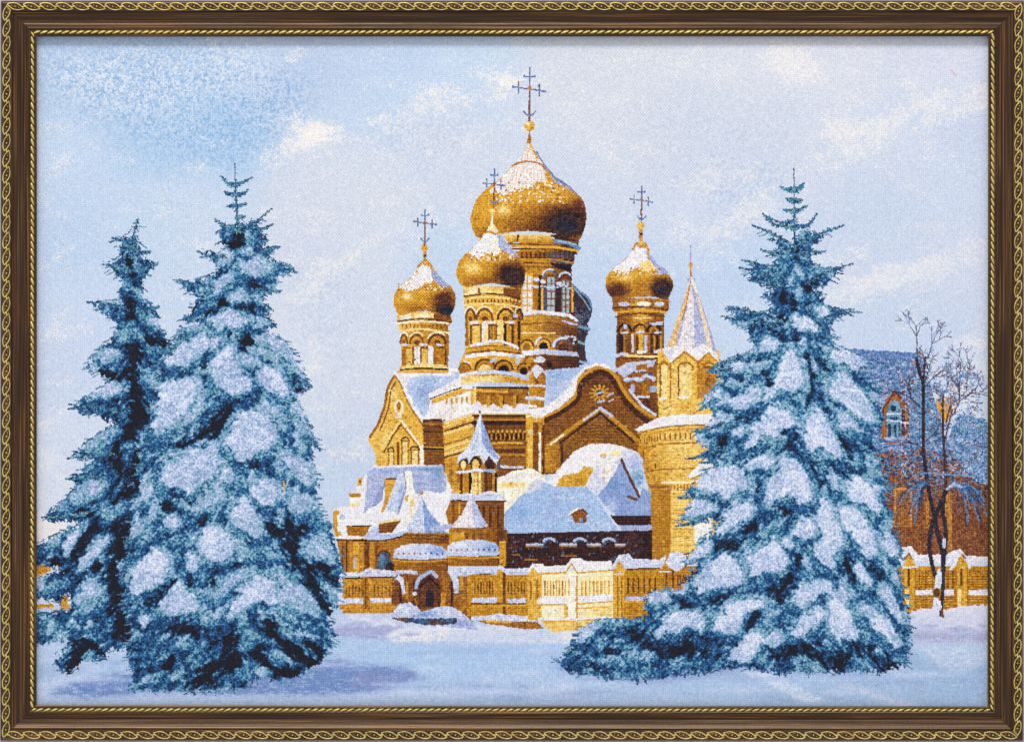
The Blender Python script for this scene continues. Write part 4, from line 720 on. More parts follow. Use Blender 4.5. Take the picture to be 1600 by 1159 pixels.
# ---- the firs
RAMP = [(-.12, (14, 16, 30)), (.04, (18, 36, 64)), (.18, (18, 70, 122)), (.34, (34, 100, 150)), (.46, (92, 152, 174)), (.57, (132, 170, 196)), (.68, (160, 182, 216)), (.82, (192, 206, 234)), (1.0, (222, 228, 244))]
def fir(fid, ax, ay, sil, snow, dark, mid, seed=0, base=.36, DKK=.62, gk=1., nb=150, kr=.45, spread=1.0, sv0=.80):
    """a fir as overlapping drooping boughs: paler backs, toothed dark hems, snow lying on the backs"""
    sl = box(sil, 22); X = XX[sl]; Y = YY[sl]; ox = X[0, 0]; oy = Y[0, 0]
    side = np.tanh((X-ax)/14)
    al = Y*.72+side*(X-ax)*.7*spread; ac = Y*.72-side*(X-ax)*.7*spread
    st = fbm(al/13, ac/4.2, 200+seed, 3); st2 = fbm(al/30, ac/12, 230+seed, 2); fine = fbm(X/3.2, Y/2.6, 260+seed, 2)
    cl = fbm(X/7+st*.5, Y/5, 360+seed, 3); frg = fbm(X/4.4+side*Y/11, Y/15, 280+seed, 3)
    m = inside(sil, X+WX[sl]*5+st*6, Y+WY[sl]*4+st*4+frg*9)
    xs = [p[0] for p in sil]; y0s = min(p[1] for p in sil); y1s = max(p[1] for p in sil)
    mt = np.zeros(X.shape, np.float32)
    for g in mid: mt = np.maximum(mt, blur(inside(g, X+st*8, Y+st*8), 5))
    v = base-.12+.22*st+.16*st2+.24*cl+.16*fine
    v = v*(1-.6*mt)+mt*.6*(.12+.3*st+.25*cl)
    def darks(k):
        nonlocal v
        md = np.zeros(X.shape, np.float32)
        for w, pts in dark:
            for q in range(len(pts)-1):
                (x0, y0), (x1, y1) = pts[q], pts[q+1]
                dd = (x1-x0)**2+(y1-y0)**2+1e-3
                t = np.clip(((X-x0)*(x1-x0)+(Y-y0)*(y1-y0))/dd, 0, 1)
                r = np.hypot(X-x0-t*(x1-x0), Y-y0-t*(y1-y0))+st*w*.8+fine*w*.25
                md = np.maximum(md, np.clip(1.25-r/w, 0, 1))
        v = v-md*k
    def lobe(poly, k, snowy, dark_hem=.36, bx=1.34, by=1.5, up=.57):
        nonlocal v
        cx = sum(p[0] for p in poly)/len(poly); cy = sum(p[1] for p in poly)/len(poly)
        q = [(cx+(p[0]-cx)*bx, cy+(p[1]-cy)*(by if p[1] > cy else 1.18)+(4 if p[1] > cy else -1)) for p in poly]
        a0 = max(0, int((min(p[0] for p in q)-ox)/CELL)-10); a1 = int((max(p[0] for p in q)-ox)/CELL)+10
        b0 = max(0, int((min(p[1] for p in q)-oy)/CELL)-10); b1 = int((max(p[1] for p in q)-oy)/CELL)+10
        s = (slice(b0, b1), slice(a0, a1)); x = X[s]; y = Y[s]
        if x.size < 30: return
        yt = min(p[1] for p in q); yb = max(p[1] for p in q); g = np.clip((y-yt)/(yb-yt), 0, 1.1)
        dy = frg[s]*15*g+st[s]*5; dx_ = st[s]*6+fine[s]*2
        ml = np.clip(blur(inside(smooth(q, True, 3), x+dx_, y+dy), 1.6)*1.3, 0, 1)
        vl = up-dark_hem*np.clip((g-.38)/.62, 0, 1)**1.3+.16*st[s]+.20*cl[s]+.16*fine[s]+.10*st2[s]
        vl = vl-.5*(up-.36)*mt[s]
        v[s] = v[s]*(1-ml*.92)+vl*ml*.92
        if snowy > .05:
            ms = blur(inside(smooth(poly, True, 3), x+dx_*1.2+cl[s]*5, y+dy*.8+cl[s]*5), 3.6)
            sm = np.clip((ms+.24*cl[s]+.20*st[s]+.20*fine[s]-.22)/.52, 0, 1); sm = sm*sm*(3-2*sm)*min(1, snowy*1.1)
            gg = np.clip((y-min(p[1] for p in poly))/(max(p[1] for p in poly)-min(p[1] for p in poly)+1), 0, 1)
            sv = sv0+(snowy-.9)*.30-.10*gg+.05*(ms-.8)+.14*st2[s]+.10*st[s]+.12*cl[s]+.07*fine[s]
            v[s] = v[s]*(1-sm)+sv*sm
    rr = np.random.RandomState(900+seed)
    L_ = []
    while len(L_) < nb:
        y = y0s+(y1s-y0s)*rr.rand()**.75; x = min(xs)+(max(xs)-min(xs))*rr.rand()
        if not inside(sil, np.array([[x]]), np.array([[y]]))[0, 0]: continue
        L_.append((x, y))
    L_.sort(key=lambda p: -p[1])
    for x, y in L_:
        s = math.tanh((x-ax)/25); sc = .45+.55*min(1, (y-y0s)/300); ln = (16+18*rr.rand())*sc; wd = (7+6*rr.rand())*sc
        th = math.radians(58-30*abs(s)+20*(rr.rand()-.5)); ux, uy = (s if abs(s) > .3 else (1 if rr.rand() < .5 else -1)*.5)*math.cos(th), math.sin(th)
        n_ = math.hypot(ux, uy); ux /= n_; uy /= n_
        poly = []
        for (pa, pb) in [(-1, 0), (-.55, -.6), (0, -.85), (.6, -.8), (1, -.35), (1.05, .3), (.7, .9), (.1, .9), (-.5, .6)]:
            poly.append((x+ux*ln*pa*.7-uy*wd*pb, y+uy*ln*pa*.7+abs(ux)*wd*pb))
        low = 1-min(1, max(0, (y-(y1s-110))/60))
        sn_ = max(0, min(.85, kr+.35*(rr.rand()-.5)))*(.35+.65*low) if rr.rand() < .75 else 0
        lobe(poly, 1, sn_, .36, 1.25, 1.4, .38+.2*rr.rand())
    darks(DKK*.75)
    order = sorted([(s if isinstance(s, dict) else {'p': s, 'k': 1.}) for s in snow], key=lambda s: -sum(p[1] for p in s['p'])/len(s['p']))
    for s in order: lobe(s['p'], 1, s['k'], .40)
    darks(DKK*.30)
    v = v+.20*WS[sl]+.06*WN[sl]
    col = ramp(v, RAMP)
    # greenish needle threads and lilac snow shade
    g = np.clip(1-np.abs(v-.46)/.14, 0, 1)*np.clip(fbm(X/18, Y/18, 300+seed, 2)*2.2+.35, 0, 1)*(.6+.8*WN2[sl])
    col = col*(1-.55*g[..., None])+C((140, 182, 168))*.55*g[..., None]
    g = np.clip(1-np.abs(v-.66)/.1, 0, 1)*np.clip(fbm(X/22, Y/16, 320+seed, 2)*2+.3, 0, 1)
    col = col*(1-.5*g[..., None])+C((160, 164, 212))*.5*g[..., None]
    gap = np.clip((ay+290-Y)/240, 0, 1)*.75*gk+.12
    edge = 1-np.clip((blur(m, 9)-.45)/.5, 0, 1)
    m &= (fbm(al/9, ac/6, 340+seed, 3)+.35*fine) < (1.0-edge*gap*1.5)
    CUR[:] = [fid, .62]
    put(sl, m, col)
    # needles and twigs that break the outline
    n = len(sil)
    for k in range(n):
        (x0, y0), (x1, y1) = sil[k], sil[(k+1) % n]
        d = math.hypot(x1-x0, y1-y0)
        if x0 < 60 and x1 < 60: continue
        for j in range(int(d/5.5)):
            t = rng.rand(); x = x0+(x1-x0)*t; y = y0+(y1-y0)*t
            s = -1 if x < ax else 1
            if min(y0, y1) > max(p[1] for p in sil)-60 and rng.rand() < .6: continue
            l = 1+rng.rand()**2*9
            c = [(30, 70, 110), (60, 120, 150), (96, 140, 160), (110, 124, 170)][rng.randint(4)]
            L([(x-s*2, y-1), (x+s*l, y+l*(rng.rand()*.9-.25))], 1.1+rng.rand()*.6, c, 1)
    return
def bough(fid, pts, w, c=None):
    """thin needled top branch"""
    CUR[:] = [fid, 1.]
    p = smooth(pts, False, 4)
    for k in range(len(p)-1):
        t = k/len(p)
        L([p[k], p[k+1]], max(.9, w*(1-t)*.8), (28, 60, 90), .8)
    for i in range(int(6+w*7*len(pts))):
        k = rng.randint(len(p)); x, y = p[k]; ww = w*(1.15-k/len(p))
        L([(x, y), (x+(rng.rand()-.5)*ww*2.4, y+(rng.rand()-.35)*ww*1.5)], 1.2, [(24, 56, 96), (44, 104, 140), (96, 156, 160), (70, 120, 160)][rng.randint(4)], .8)

# small fir, far left
silA = [(213, 345), (203, 362), (192, 372), (178, 371), (176, 384), (190, 392), (184, 404), (162, 412), (172, 424), (186, 432), (196, 436), (186, 452), (187, 468), (170, 470), (140, 472), (152, 484), (168, 494), (180, 504), (178, 524), (160, 540), (146, 556), (134, 568), (140, 580), (158, 588), (172, 592), (150, 612), (132, 620), (114, 636), (130, 646), (164, 652), (178, 660), (150, 680), (130, 696), (112, 714), (132, 720), (150, 716), (130, 732), (110, 748), (122, 756), (98, 782), (70, 808), (78, 814), (116, 812), (130, 818), (96, 830), (70, 842), (50, 856), (50, 884), (78, 886), (96, 888), (78, 896), (50, 905), (50, 936), (90, 940), (104, 926), (112, 944), (90, 956), (50, 958), (50, 1010), (70, 1006), (98, 998), (110, 1006), (96, 1020), (84, 1038), (96, 1050), (110, 1052), (124, 1036), (160, 1030), (172, 1018), (196, 1012), (230, 1010), (260, 900), (262, 700), (250, 600), (262, 548), (268, 538), (254, 518), (244, 500), (246, 486), (232, 472), (224, 464), (222, 440), (236, 424), (244, 412), (228, 404), (216, 396), (233, 392), (222, 382), (212, 376), (218, 356), (220, 346)]
snowA = [{'p': p, 'k': k} for p, k in [([(186, 520), (200, 500), (214, 510), (210, 530), (196, 536)], .6), ([(150, 556), (160, 545), (186, 552), (180, 562), (160, 566)], .75), ([(230, 500), (246, 498), (256, 515), (240, 512)], .7), ([(140, 616), (170, 600), (196, 598), (190, 612), (160, 622)], .8),
    ([(130, 700), (160, 676), (180, 668), (170, 690), (150, 704)], .6), ([(96, 790), (120, 766), (150, 752), (160, 762), (130, 780), (104, 800)], .8), ([(160, 800), (190, 780), (200, 790), (180, 810), (164, 812)], .65), ([(98, 866), (110, 836), (124, 832), (116, 850), (108, 868)], 1.), ([(76, 846), (92, 838), (84, 856)], .6),
    ([(128, 872), (140, 856), (160, 838), (172, 846), (156, 862), (140, 882), (120, 898)], .85), ([(120, 942), (128, 910), (140, 900), (160, 920), (150, 946), (130, 960)], .7), ([(56, 915), (66, 902), (70, 916), (62, 926)], 1.), ([(110, 972), (124, 950), (140, 958), (146, 978), (130, 982)], .95), ([(64, 984), (84, 970), (82, 988)], .95),
    ([(224, 590), (250, 584), (250, 604), (234, 602)], .6), ([(170, 470), (180, 462), (192, 472), (186, 478)], .6), ([(190, 700), (206, 690), (206, 720), (196, 722)], .4), ([(186, 880), (196, 880), (196, 910), (188, 908)], .5)]]
darkA = [(10, [(204, 470), (206, 520), (212, 560)]), (14, [(206, 590), (220, 640), (204, 680), (190, 720)]), (18, [(190, 700), (220, 720), (205, 780), (196, 820)]), (20, [(200, 780), (190, 850), (180, 880), (190, 930), (200, 980)]), (9, [(150, 820), (110, 870), (84, 876)]), (8, [(232, 530), (262, 538)]), (9, [(160, 580), (190, 600)]), (9, [(118, 906), (150, 880)]), (12, [(126, 1010), (112, 1046)]), (7, [(110, 790), (150, 808)]), (6, [(200, 400), (206, 430)]), (8, [(130, 1000), (160, 1020)])]
fir(FIRS, 205, 340, silA, snowA, darkA, [[(190, 470), (230, 470), (250, 600), (240, 800), (215, 990), (160, 1000), (130, 980), (60, 950), (60, 900), (140, 840), (120, 800), (170, 740), (150, 640), (190, 560)]], seed=1, base=.32, nb=150, kr=.15, sv0=.74)
bough(FIRS, [(207, 400), (208, 370), (216, 343)], 5)
for p in [[(205, 385), (190, 376), (176, 372)], [(205, 390), (225, 394), (234, 392)], [(200, 420), (180, 416), (160, 412)], [(215, 420), (235, 416), (246, 411)], [(196, 480), (165, 474), (137, 472)], [(220, 486), (240, 482), (248, 478)], [(180, 640), (140, 634), (108, 638)], [(170, 705), (130, 712), (106, 716)], [(160, 745), (130, 745), (104, 748)], [(130, 802), (95, 806), (66, 808)]]: bough(FIRS, p, 6)

# big fir, left
silB = [(370, 352), (378, 346), (395, 346), (408, 342), (404, 356), (412, 364), (418, 372), (408, 382), (432, 388), (420, 398), (430, 410), (448, 412), (461, 424), (446, 430), (434, 432), (430, 448), (436, 456), (414, 458), (412, 474), (424, 486), (414, 494), (430, 508), (412, 518), (424, 524), (444, 530), (458, 548), (468, 570), (480, 592), (486, 604), (472, 612), (462, 620), (472, 640), (482, 664), (492, 682), (499, 700), (484, 698), (488, 716), (494, 740), (500, 762), (492, 764), (500, 790), (516, 820), (520, 840), (530, 870), (536, 894), (528, 920), (532, 946), (520, 950), (516, 975), (524, 1000), (514, 1020), (500, 1036), (476, 1048), (462, 1062), (440, 1068), (420, 1056), (396, 1062), (384, 1076), (330, 1080), (250, 1080), (200, 1078), (208, 1058), (202, 1034), (196, 1010), (206, 990), (196, 965), (190, 940), (196, 915), (190, 900), (200, 870), (196, 852), (204, 820), (200, 800), (212, 770), (206, 750), (220, 730), (214, 716), (230, 690), (226, 676), (240, 652), (236, 636), (248, 620), (242, 600), (252, 580), (238, 560), (262, 542), (276, 524), (288, 508), (304, 500), (284, 500), (300, 486), (298, 476), (310, 468), (300, 458), (288, 450), (276, 438), (300, 440), (320, 432), (334, 428), (342, 420), (330, 410), (324, 402), (310, 393), (326, 392), (340, 398), (346, 392), (356, 386), (342, 376), (340, 362), (348, 356), (338, 344), (352, 352)]
snowB = [{'p': p, 'k': k} for p, k in [
    ([(340, 402), (356, 392), (366, 400), (352, 414), (340, 420)], .85), ([(376, 412), (390, 402), (412, 404), (424, 420), (410, 432), (390, 430), (374, 424)], .9), ([(370, 388), (386, 384), (396, 396), (380, 398)], .6), ([(336, 440), (352, 420), (368, 422), (362, 440), (346, 450), (338, 466)], .8),
    ([(360, 460), (376, 452), (388, 466), (378, 474), (362, 472)], .75), ([(320, 440), (334, 436), (334, 452), (322, 456)], .6), ([(330, 508), (338, 488), (352, 482), (376, 490), (388, 502), (376, 512), (350, 512), (340, 520)], .9), ([(392, 500), (408, 496), (420, 506), (400, 512)], .6),
    ([(254, 562), (280, 530), (298, 508), (322, 506), (340, 522), (338, 542), (318, 552), (300, 568), (276, 572), (258, 572)], 1.05), ([(288, 510), (310, 500), (320, 506), (300, 520)], .8),
    ([(338, 556), (352, 540), (370, 552), (386, 580), (394, 604), (376, 616), (352, 612), (336, 596), (330, 576)], .98), ([(366, 548), (390, 556), (398, 570), (384, 576)], .7), ([(396, 545), (430, 545), (454, 560), (470, 590), (456, 584), (440, 566), (414, 560)], .68), ([(400, 586), (416, 572), (440, 590), (452, 616), (436, 620), (414, 604)], .95), ([(430, 620), (450, 620), (464, 650), (452, 640)], .6), ([(350, 606), (376, 612), (390, 610), (376, 620), (350, 620)], .7),
    ([(246, 640), (250, 606), (270, 590), (296, 590), (304, 612), (292, 640), (270, 664), (244, 680), (236, 660)], .92), ([(292, 640), (308, 612), (318, 620), (306, 650), (290, 660)], .85), ([(230, 700), (240, 670), (262, 655), (270, 676), (250, 700), (234, 716)], .9),
    ([(352, 690), (362, 662), (384, 640), (400, 640), (420, 652), (432, 678), (424, 696), (400, 706), (386, 722), (372, 718), (362, 702)], 1.05), ([(452, 690), (470, 670), (484, 690), (478, 706), (462, 700)], .7), ([(436, 710), (460, 704), (480, 730), (490, 756), (474, 756), (458, 740)], .8), ([(444, 720), (466, 726), (474, 746), (454, 742)], .95),
    ([(252, 736), (262, 716), (300, 700), (334, 696), (340, 716), (330, 744), (312, 756), (300, 772), (284, 760), (266, 760), (252, 752)], .98), ([(340, 740), (360, 730), (376, 742), (356, 754)], .66), ([(222, 780), (230, 740), (250, 730), (252, 750), (236, 772), (226, 790)], .85),
    ([(398, 770), (404, 752), (420, 750), (434, 768), (430, 786), (414, 790), (402, 782)], 1.), ([(450, 760), (480, 760), (490, 790), (470, 806), (452, 796)], .68), ([(360, 800), (372, 782), (386, 780), (398, 800), (412, 830), (398, 838), (384, 828), (368, 822)], .98), ([(205, 838), (214, 800), (228, 780), (242, 790), (232, 812), (216, 836)], .8), ([(204, 850), (226, 826), (232, 832), (214, 850)], .9),
    ([(256, 824), (262, 806), (276, 804), (280, 820), (266, 828)], .85), ([(312, 842), (326, 824), (342, 822), (356, 836), (362, 858), (352, 874), (336, 880), (324, 870)], 1.05), ([(292, 882), (298, 864), (306, 866), (310, 886), (298, 890)], 1.),
    ([(420, 524), (436, 528), (456, 548), (474, 580), (482, 598), (466, 584), (446, 562), (424, 544)], .74), ([(452, 620), (464, 622), (480, 660), (494, 694), (482, 690), (464, 660)], .72), ([(486, 706), (496, 730), (504, 762), (520, 800), (524, 830), (508, 812), (494, 780), (484, 740)], .7), ([(516, 840), (528, 860), (534, 890), (524, 888), (514, 866)], .7), ([(400, 640), (420, 630), (446, 650), (450, 676), (436, 664), (420, 650)], .72), ([(300, 762), (330, 750), (350, 756), (340, 780), (320, 796), (300, 800), (290, 786)], .66), ([(370, 840), (392, 846), (400, 860), (380, 872), (366, 862)], .6), ([(300, 960), (330, 966), (350, 960), (340, 972), (310, 976)], .6), ([(450, 946), (490, 950), (512, 966), (500, 980), (470, 972)], .62), ([(280, 1000), (300, 996), (300, 1010), (284, 1014)], .5),
    ([(470, 860), (488, 840), (510, 836), (524, 868), (516, 876), (496, 868), (476, 866)], .7), ([(200, 920), (212, 890), (226, 872), (246, 860), (260, 872), (262, 896), (252, 912), (230, 918), (214, 932)], 1.05), ([(252, 950), (268, 930), (282, 910), (296, 930), (310, 944), (302, 956), (280, 962), (262, 958)], .95),
    ([(350, 966), (364, 940), (390, 906), (410, 898), (436, 914), (446, 936), (432, 944), (404, 938), (380, 952), (364, 966), (350, 972)], 1.05), ([(440, 915), (470, 920), (500, 950), (490, 962), (450, 944)], .72), ([(330, 920), (350, 896), (378, 886), (392, 892), (364, 910), (340, 936)], .62), ([(216, 976), (224, 960), (234, 958), (230, 974)], .9), ([(330, 956), (344, 948), (350, 960), (338, 968)], .8),
    ([(262, 1060), (272, 1046), (284, 1044), (280, 1058), (268, 1062)], .7), ([(222, 1064), (236, 1054), (250, 1050), (246, 1062), (230, 1068)], .55), ([(396, 1056), (410, 1044), (424, 1050), (418, 1058)], .55), ([(440, 986), (470, 984), (500, 996), (480, 998)], .5), ([(318, 984), (336, 976), (334, 990)], .6)]]
darkB = [(9, [(372, 360), (374, 380), (358, 384)]), (7, [(372, 410), (368, 420), (346, 424)]), (8, [(394, 438), (410, 452)]), (7, [(352, 470), (330, 490), (318, 500)]), (7, [(372, 478), (392, 480)]), (10, [(384, 512), (386, 540)]), (5, [(352, 512), (358, 520)]), (6, [(322, 550), (316, 570)]), (6, [(460, 590), (466, 606)]),
    (13, [(366, 630), (352, 654), (334, 672)]), (11, [(338, 668), (300, 690), (270, 712), (246, 730)]), (6, [(400, 610), (402, 620)]), (8, [(440, 646), (456, 668)]), (6, [(442, 680), (444, 700)]), (8, [(372, 724), (396, 726)]), (7, [(384, 620), (376, 628)]), (11, [(240, 735), (228, 752), (214, 760)]),
    (8, [(268, 770), (290, 780)]), (9, [(280, 800), (258, 790)]), (8, [(316, 814), (320, 812)]), (11, [(420, 820), (446, 840), (462, 872), (480, 896), (500, 930), (516, 954)]), (10, [(452, 800), (456, 826), (446, 850)]), (8, [(470, 820), (460, 840)]), (9, [(480, 886), (506, 884), (512, 900)]), (7, [(388, 846), (392, 852)]), (9, [(344, 890), (334, 914)]), (7, [(372, 880), (362, 888)]), (9, [(230, 940), (258, 920), (268, 908)]), (7, [(298, 904), (294, 912)]), (7, [(456, 756), (450, 780)]),
    (9, [(270, 985), (310, 976), (300, 1000)]), (10, [(420, 970), (432, 990)]), (11, [(440, 1000), (470, 1030), (500, 1035)]), (12, [(320, 1046), (370, 1030), (360, 1000)]), (9, [(400, 1020), (430, 1050), (460, 1052)]), (9, [(480, 1000), (500, 1020)]), (8, [(270, 1030), (262, 1040)]), (10, [(330, 1060), (300, 1068)])]
midB = [[(196, 960), (250, 965), (330, 975), (380, 965), (430, 950), (500, 970), (522, 1000), (500, 1034), (460, 1060), (380, 1076), (210, 1074)]]
fir(FIRL, 372, 255, silB, snowB, darkB, midB, seed=5, base=.40, DKK=.62, nb=260, kr=.45, sv0=.78)
bough(FIRL, [(371, 352), (369, 320), (368, 290), (367, 256)], 3)
for p in [[(367, 288), (356, 286), (345, 275)], [(367, 288), (380, 284), (394, 277)], [(369, 303), (358, 302), (351, 299)], [(369, 303), (380, 302), (387, 297)], [(370, 320), (356, 322)], [(370, 322), (384, 318)], [(371, 338), (382, 338)], [(372, 360), (350, 352), (336, 342)], [(378, 356), (400, 346), (424, 326)], [(400, 360), (415, 355), (426, 350)], [(350, 400), (330, 400), (308, 392)], [(400, 396), (425, 388), (436, 386)], [(430, 420), (450, 414), (462, 426)], [(330, 446), (300, 442), (272, 437)], [(400, 452), (425, 454), (438, 456)], [(320, 500), (300, 500), (286, 499)], [(300, 520), (290, 522), (282, 528)]]: bough(FIRL, p, 5)
for p in [[(466, 600), (480, 600), (486, 604)], [(480, 680), (490, 690), (500, 703)], [(262, 550), (275, 540), (292, 528)]]: bough(FIRL, p, 6)
CUR[:] = [FIRL, 1.]
L([(443, 751), (446, 768)], 1.8, (186, 166, 70), .2)

# fir at the right
silC = [(1242, 372), (1254, 360), (1262, 352), (1270, 362), (1284, 362), (1300, 356), (1290, 366), (1276, 376), (1270, 388), (1278, 394), (1262, 398), (1272, 410), (1286, 420), (1304, 418), (1322, 416), (1306, 432), (1290, 446), (1272, 450), (1284, 462), (1292, 476), (1300, 484), (1330, 484), (1318, 494), (1296, 502), (1300, 520), (1312, 528), (1294, 530), (1306, 540), (1330, 548), (1352, 560), (1362, 572), (1340, 576), (1360, 594), (1378, 612), (1368, 622), (1376, 640), (1384, 664), (1364, 680), (1364, 700), (1380, 742), (1392, 770), (1380, 776), (1392, 800), (1402, 840), (1410, 870), (1404, 890), (1410, 920), (1420, 960), (1424, 1000), (1418, 1024), (1424, 1036), (1380, 1050), (1300, 1050), (1230, 1052), (1190, 1048), (1150, 1044), (1080, 1052), (1010, 1062), (960, 1060), (900, 1052), (880, 1046), (876, 1036), (864, 1032), (884, 1016), (900, 996), (912, 980), (930, 968), (962, 966), (990, 968), (1010, 960), (1004, 946), (1012, 930), (1024, 922), (1044, 918), (1060, 926), (1066, 910), (1080, 892), (1096, 876), (1064, 884), (1072, 870), (1090, 846), (1110, 830), (1124, 812), (1102, 816), (1062, 818), (1070, 802), (1084, 786), (1078, 774), (1066, 776), (1080, 760), (1092, 742), (1104, 734), (1118, 724), (1102, 716), (1090, 712), (1108, 704), (1090, 690), (1086, 674), (1104, 668), (1116, 650), (1110, 636), (1096, 634), (1102, 620), (1116, 604), (1128, 594), (1112, 578), (1124, 566), (1150, 556), (1180, 548), (1174, 536), (1166, 514), (1150, 508), (1136, 496), (1148, 488), (1140, 480), (1166, 482), (1186, 490), (1200, 486), (1206, 472), (1190, 464), (1200, 456), (1214, 452), (1196, 446), (1176, 438), (1160, 422), (1180, 420), (1166, 408), (1190, 410), (1204, 416), (1218, 404), (1200, 396), (1212, 390), (1224, 388), (1204, 374), (1190, 362), (1200, 360), (1216, 370), (1228, 380), (1240, 384)]
snowC = [{'p': p, 'k': k} for p, k in [
    ([(1220, 376), (1236, 368), (1238, 378), (1226, 380)], .9), ([(1230, 440), (1240, 430), (1238, 448), (1226, 452)], .95), ([(1194, 500), (1206, 490), (1212, 502), (1200, 508)], .75), ([(1236, 502), (1262, 496), (1278, 508), (1280, 518), (1262, 514), (1246, 518)], .98), ([(1274, 484), (1290, 480), (1296, 492), (1280, 500)], .95), ([(1190, 534), (1204, 528), (1216, 540), (1200, 552), (1188, 548)], .85), ([(1136, 570), (1160, 558), (1172, 562), (1160, 580), (1136, 582)], .95), ([(1160, 540), (1180, 546), (1170, 556), (1158, 552)], .6),
    ([(1222, 566), (1230, 546), (1240, 550), (1252, 580), (1256, 598), (1236, 612), (1218, 606), (1204, 624), (1190, 632), (1200, 606), (1216, 590)], 1.05), ([(1130, 590), (1150, 574), (1166, 584), (1160, 604), (1134, 604)], .75), ([(1100, 628), (1120, 606), (1140, 600), (1166, 606), (1186, 606), (1188, 624), (1160, 642), (1140, 630), (1118, 632)], .9),
    ([(1296, 548), (1320, 546), (1346, 560), (1360, 576), (1340, 580), (1318, 566), (1300, 562)], .98), ([(1300, 600), (1320, 586), (1334, 600), (1350, 616), (1362, 640), (1368, 662), (1350, 656), (1330, 640), (1316, 626), (1298, 622)], 1.05), ([(1308, 650), (1330, 640), (1356, 660), (1354, 676), (1330, 668), (1316, 672)], .95),
    ([(1166, 690), (1186, 656), (1208, 636), (1226, 640), (1242, 656), (1232, 668), (1210, 668), (1222, 684), (1206, 682), (1190, 676), (1176, 698), (1158, 700)], 1.05), ([(1256, 676), (1266, 650), (1276, 640), (1286, 650), (1304, 680), (1310, 698), (1320, 716), (1306, 716), (1290, 700), (1276, 696), (1262, 708)], 1.08), ([(1104, 670), (1118, 650), (1132, 648), (1130, 668), (1112, 676)], .8), ([(1148, 674), (1156, 664), (1162, 674), (1154, 682)], .9),
    ([(1166, 724), (1180, 714), (1204, 716), (1210, 728), (1190, 734), (1172, 732)], .9), ([(1196, 784), (1198, 760), (1214, 730), (1228, 714), (1244, 720), (1262, 744), (1268, 770), (1270, 780), (1250, 786), (1238, 774), (1220, 776), (1204, 788)], 1.08), ([(1078, 758), (1094, 742), (1130, 730), (1156, 728), (1166, 742), (1166, 764), (1150, 764), (1138, 780), (1124, 770), (1104, 766)], .95), ([(1068, 808), (1074, 792), (1090, 780), (1110, 784), (1110, 800), (1088, 804)], .82),
    ([(1122, 830), (1134, 800), (1150, 784), (1170, 786), (1176, 800), (1160, 812), (1146, 820), (1132, 832)], 1.), ([(1296, 730), (1310, 750), (1310, 768), (1296, 762)], .75), ([(1324, 770), (1330, 752), (1344, 748), (1364, 766), (1376, 800), (1364, 800), (1348, 784), (1330, 784)], 1.05), ([(1280, 830), (1270, 800), (1282, 778), (1296, 790), (1314, 830), (1316, 856), (1300, 870), (1308, 888), (1290, 884), (1276, 870), (1270, 850)], 1.05), ([(1240, 830), (1246, 814), (1264, 812), (1276, 830), (1264, 842), (1250, 840)], .95),
    ([(1312, 800), (1326, 786), (1344, 800), (1362, 834), (1370, 866), (1356, 872), (1340, 850), (1330, 830), (1316, 820)], 1.), ([(1376, 850), (1384, 830), (1400, 850), (1404, 868), (1390, 866)], .8), ([(1084, 910), (1096, 892), (1114, 872), (1138, 866), (1156, 886), (1160, 906), (1144, 916), (1124, 916), (1108, 926), (1096, 928)], 1.05), ([(1168, 876), (1184, 856), (1210, 846), (1224, 858), (1232, 880), (1216, 892), (1196, 892), (1180, 900), (1174, 888)], 1.08), ([(1076, 868), (1096, 850), (1106, 844), (1108, 860), (1086, 876)], .8), ([(1222, 846), (1234, 840), (1240, 854), (1232, 858)], .85),
    ([(1050, 916), (1066, 910), (1080, 918), (1072, 926), (1054, 928)], .9), ([(1010, 930), (1024, 918), (1040, 924), (1050, 936), (1030, 940), (1016, 944)], .85), ([(1020, 984), (1040, 964), (1066, 956), (1090, 956), (1106, 970), (1096, 984), (1070, 980), (1056, 990), (1040, 986), (1026, 996)], .92), ([(1112, 984), (1126, 960), (1146, 940), (1170, 934), (1196, 944), (1180, 952), (1160, 962), (1156, 984), (1140, 990), (1124, 986)], .98), ([(1136, 1020), (1156, 1000), (1178, 986), (1192, 1000), (1182, 1020), (1166, 1036), (1150, 1034)], .95),
    ([(1192, 1000), (1210, 986), (1222, 996), (1216, 1008), (1200, 1006)], .9), ([(1240, 940), (1262, 910), (1300, 908), (1320, 920), (1322, 944), (1300, 930), (1284, 926), (1264, 944), (1250, 948)], .86), ([(1236, 990), (1250, 966), (1280, 950), (1290, 958), (1270, 978), (1252, 994)], .95), ([(1296, 980), (1300, 944), (1312, 926), (1322, 940), (1330, 970), (1342, 992), (1326, 1000), (1310, 994)], 1.05), ([(1334, 880), (1346, 880), (1364, 910), (1356, 916), (1340, 900)], .98), ([(1378, 920), (1392, 920), (1412, 970), (1404, 972), (1386, 944)], .8), ([(1366, 970), (1378, 958), (1400, 990), (1412, 1010), (1396, 1008), (1378, 990)], .92), ([(1380, 870), (1404, 900), (1400, 920)], .7),
    ([(900, 1000), (920, 976), (936, 968), (930, 986), (914, 1000)], .85), ([(930, 1030), (960, 1024), (990, 1036), (960, 1040)], .45), ([(980, 1020), (1010, 1016), (1020, 1026), (990, 1030)], .4), ([(1300, 1006), (1316, 1004), (1320, 1014), (1308, 1014)], .7), ([(1190, 660), (1200, 668), (1196, 690), (1188, 680)], .6)]]
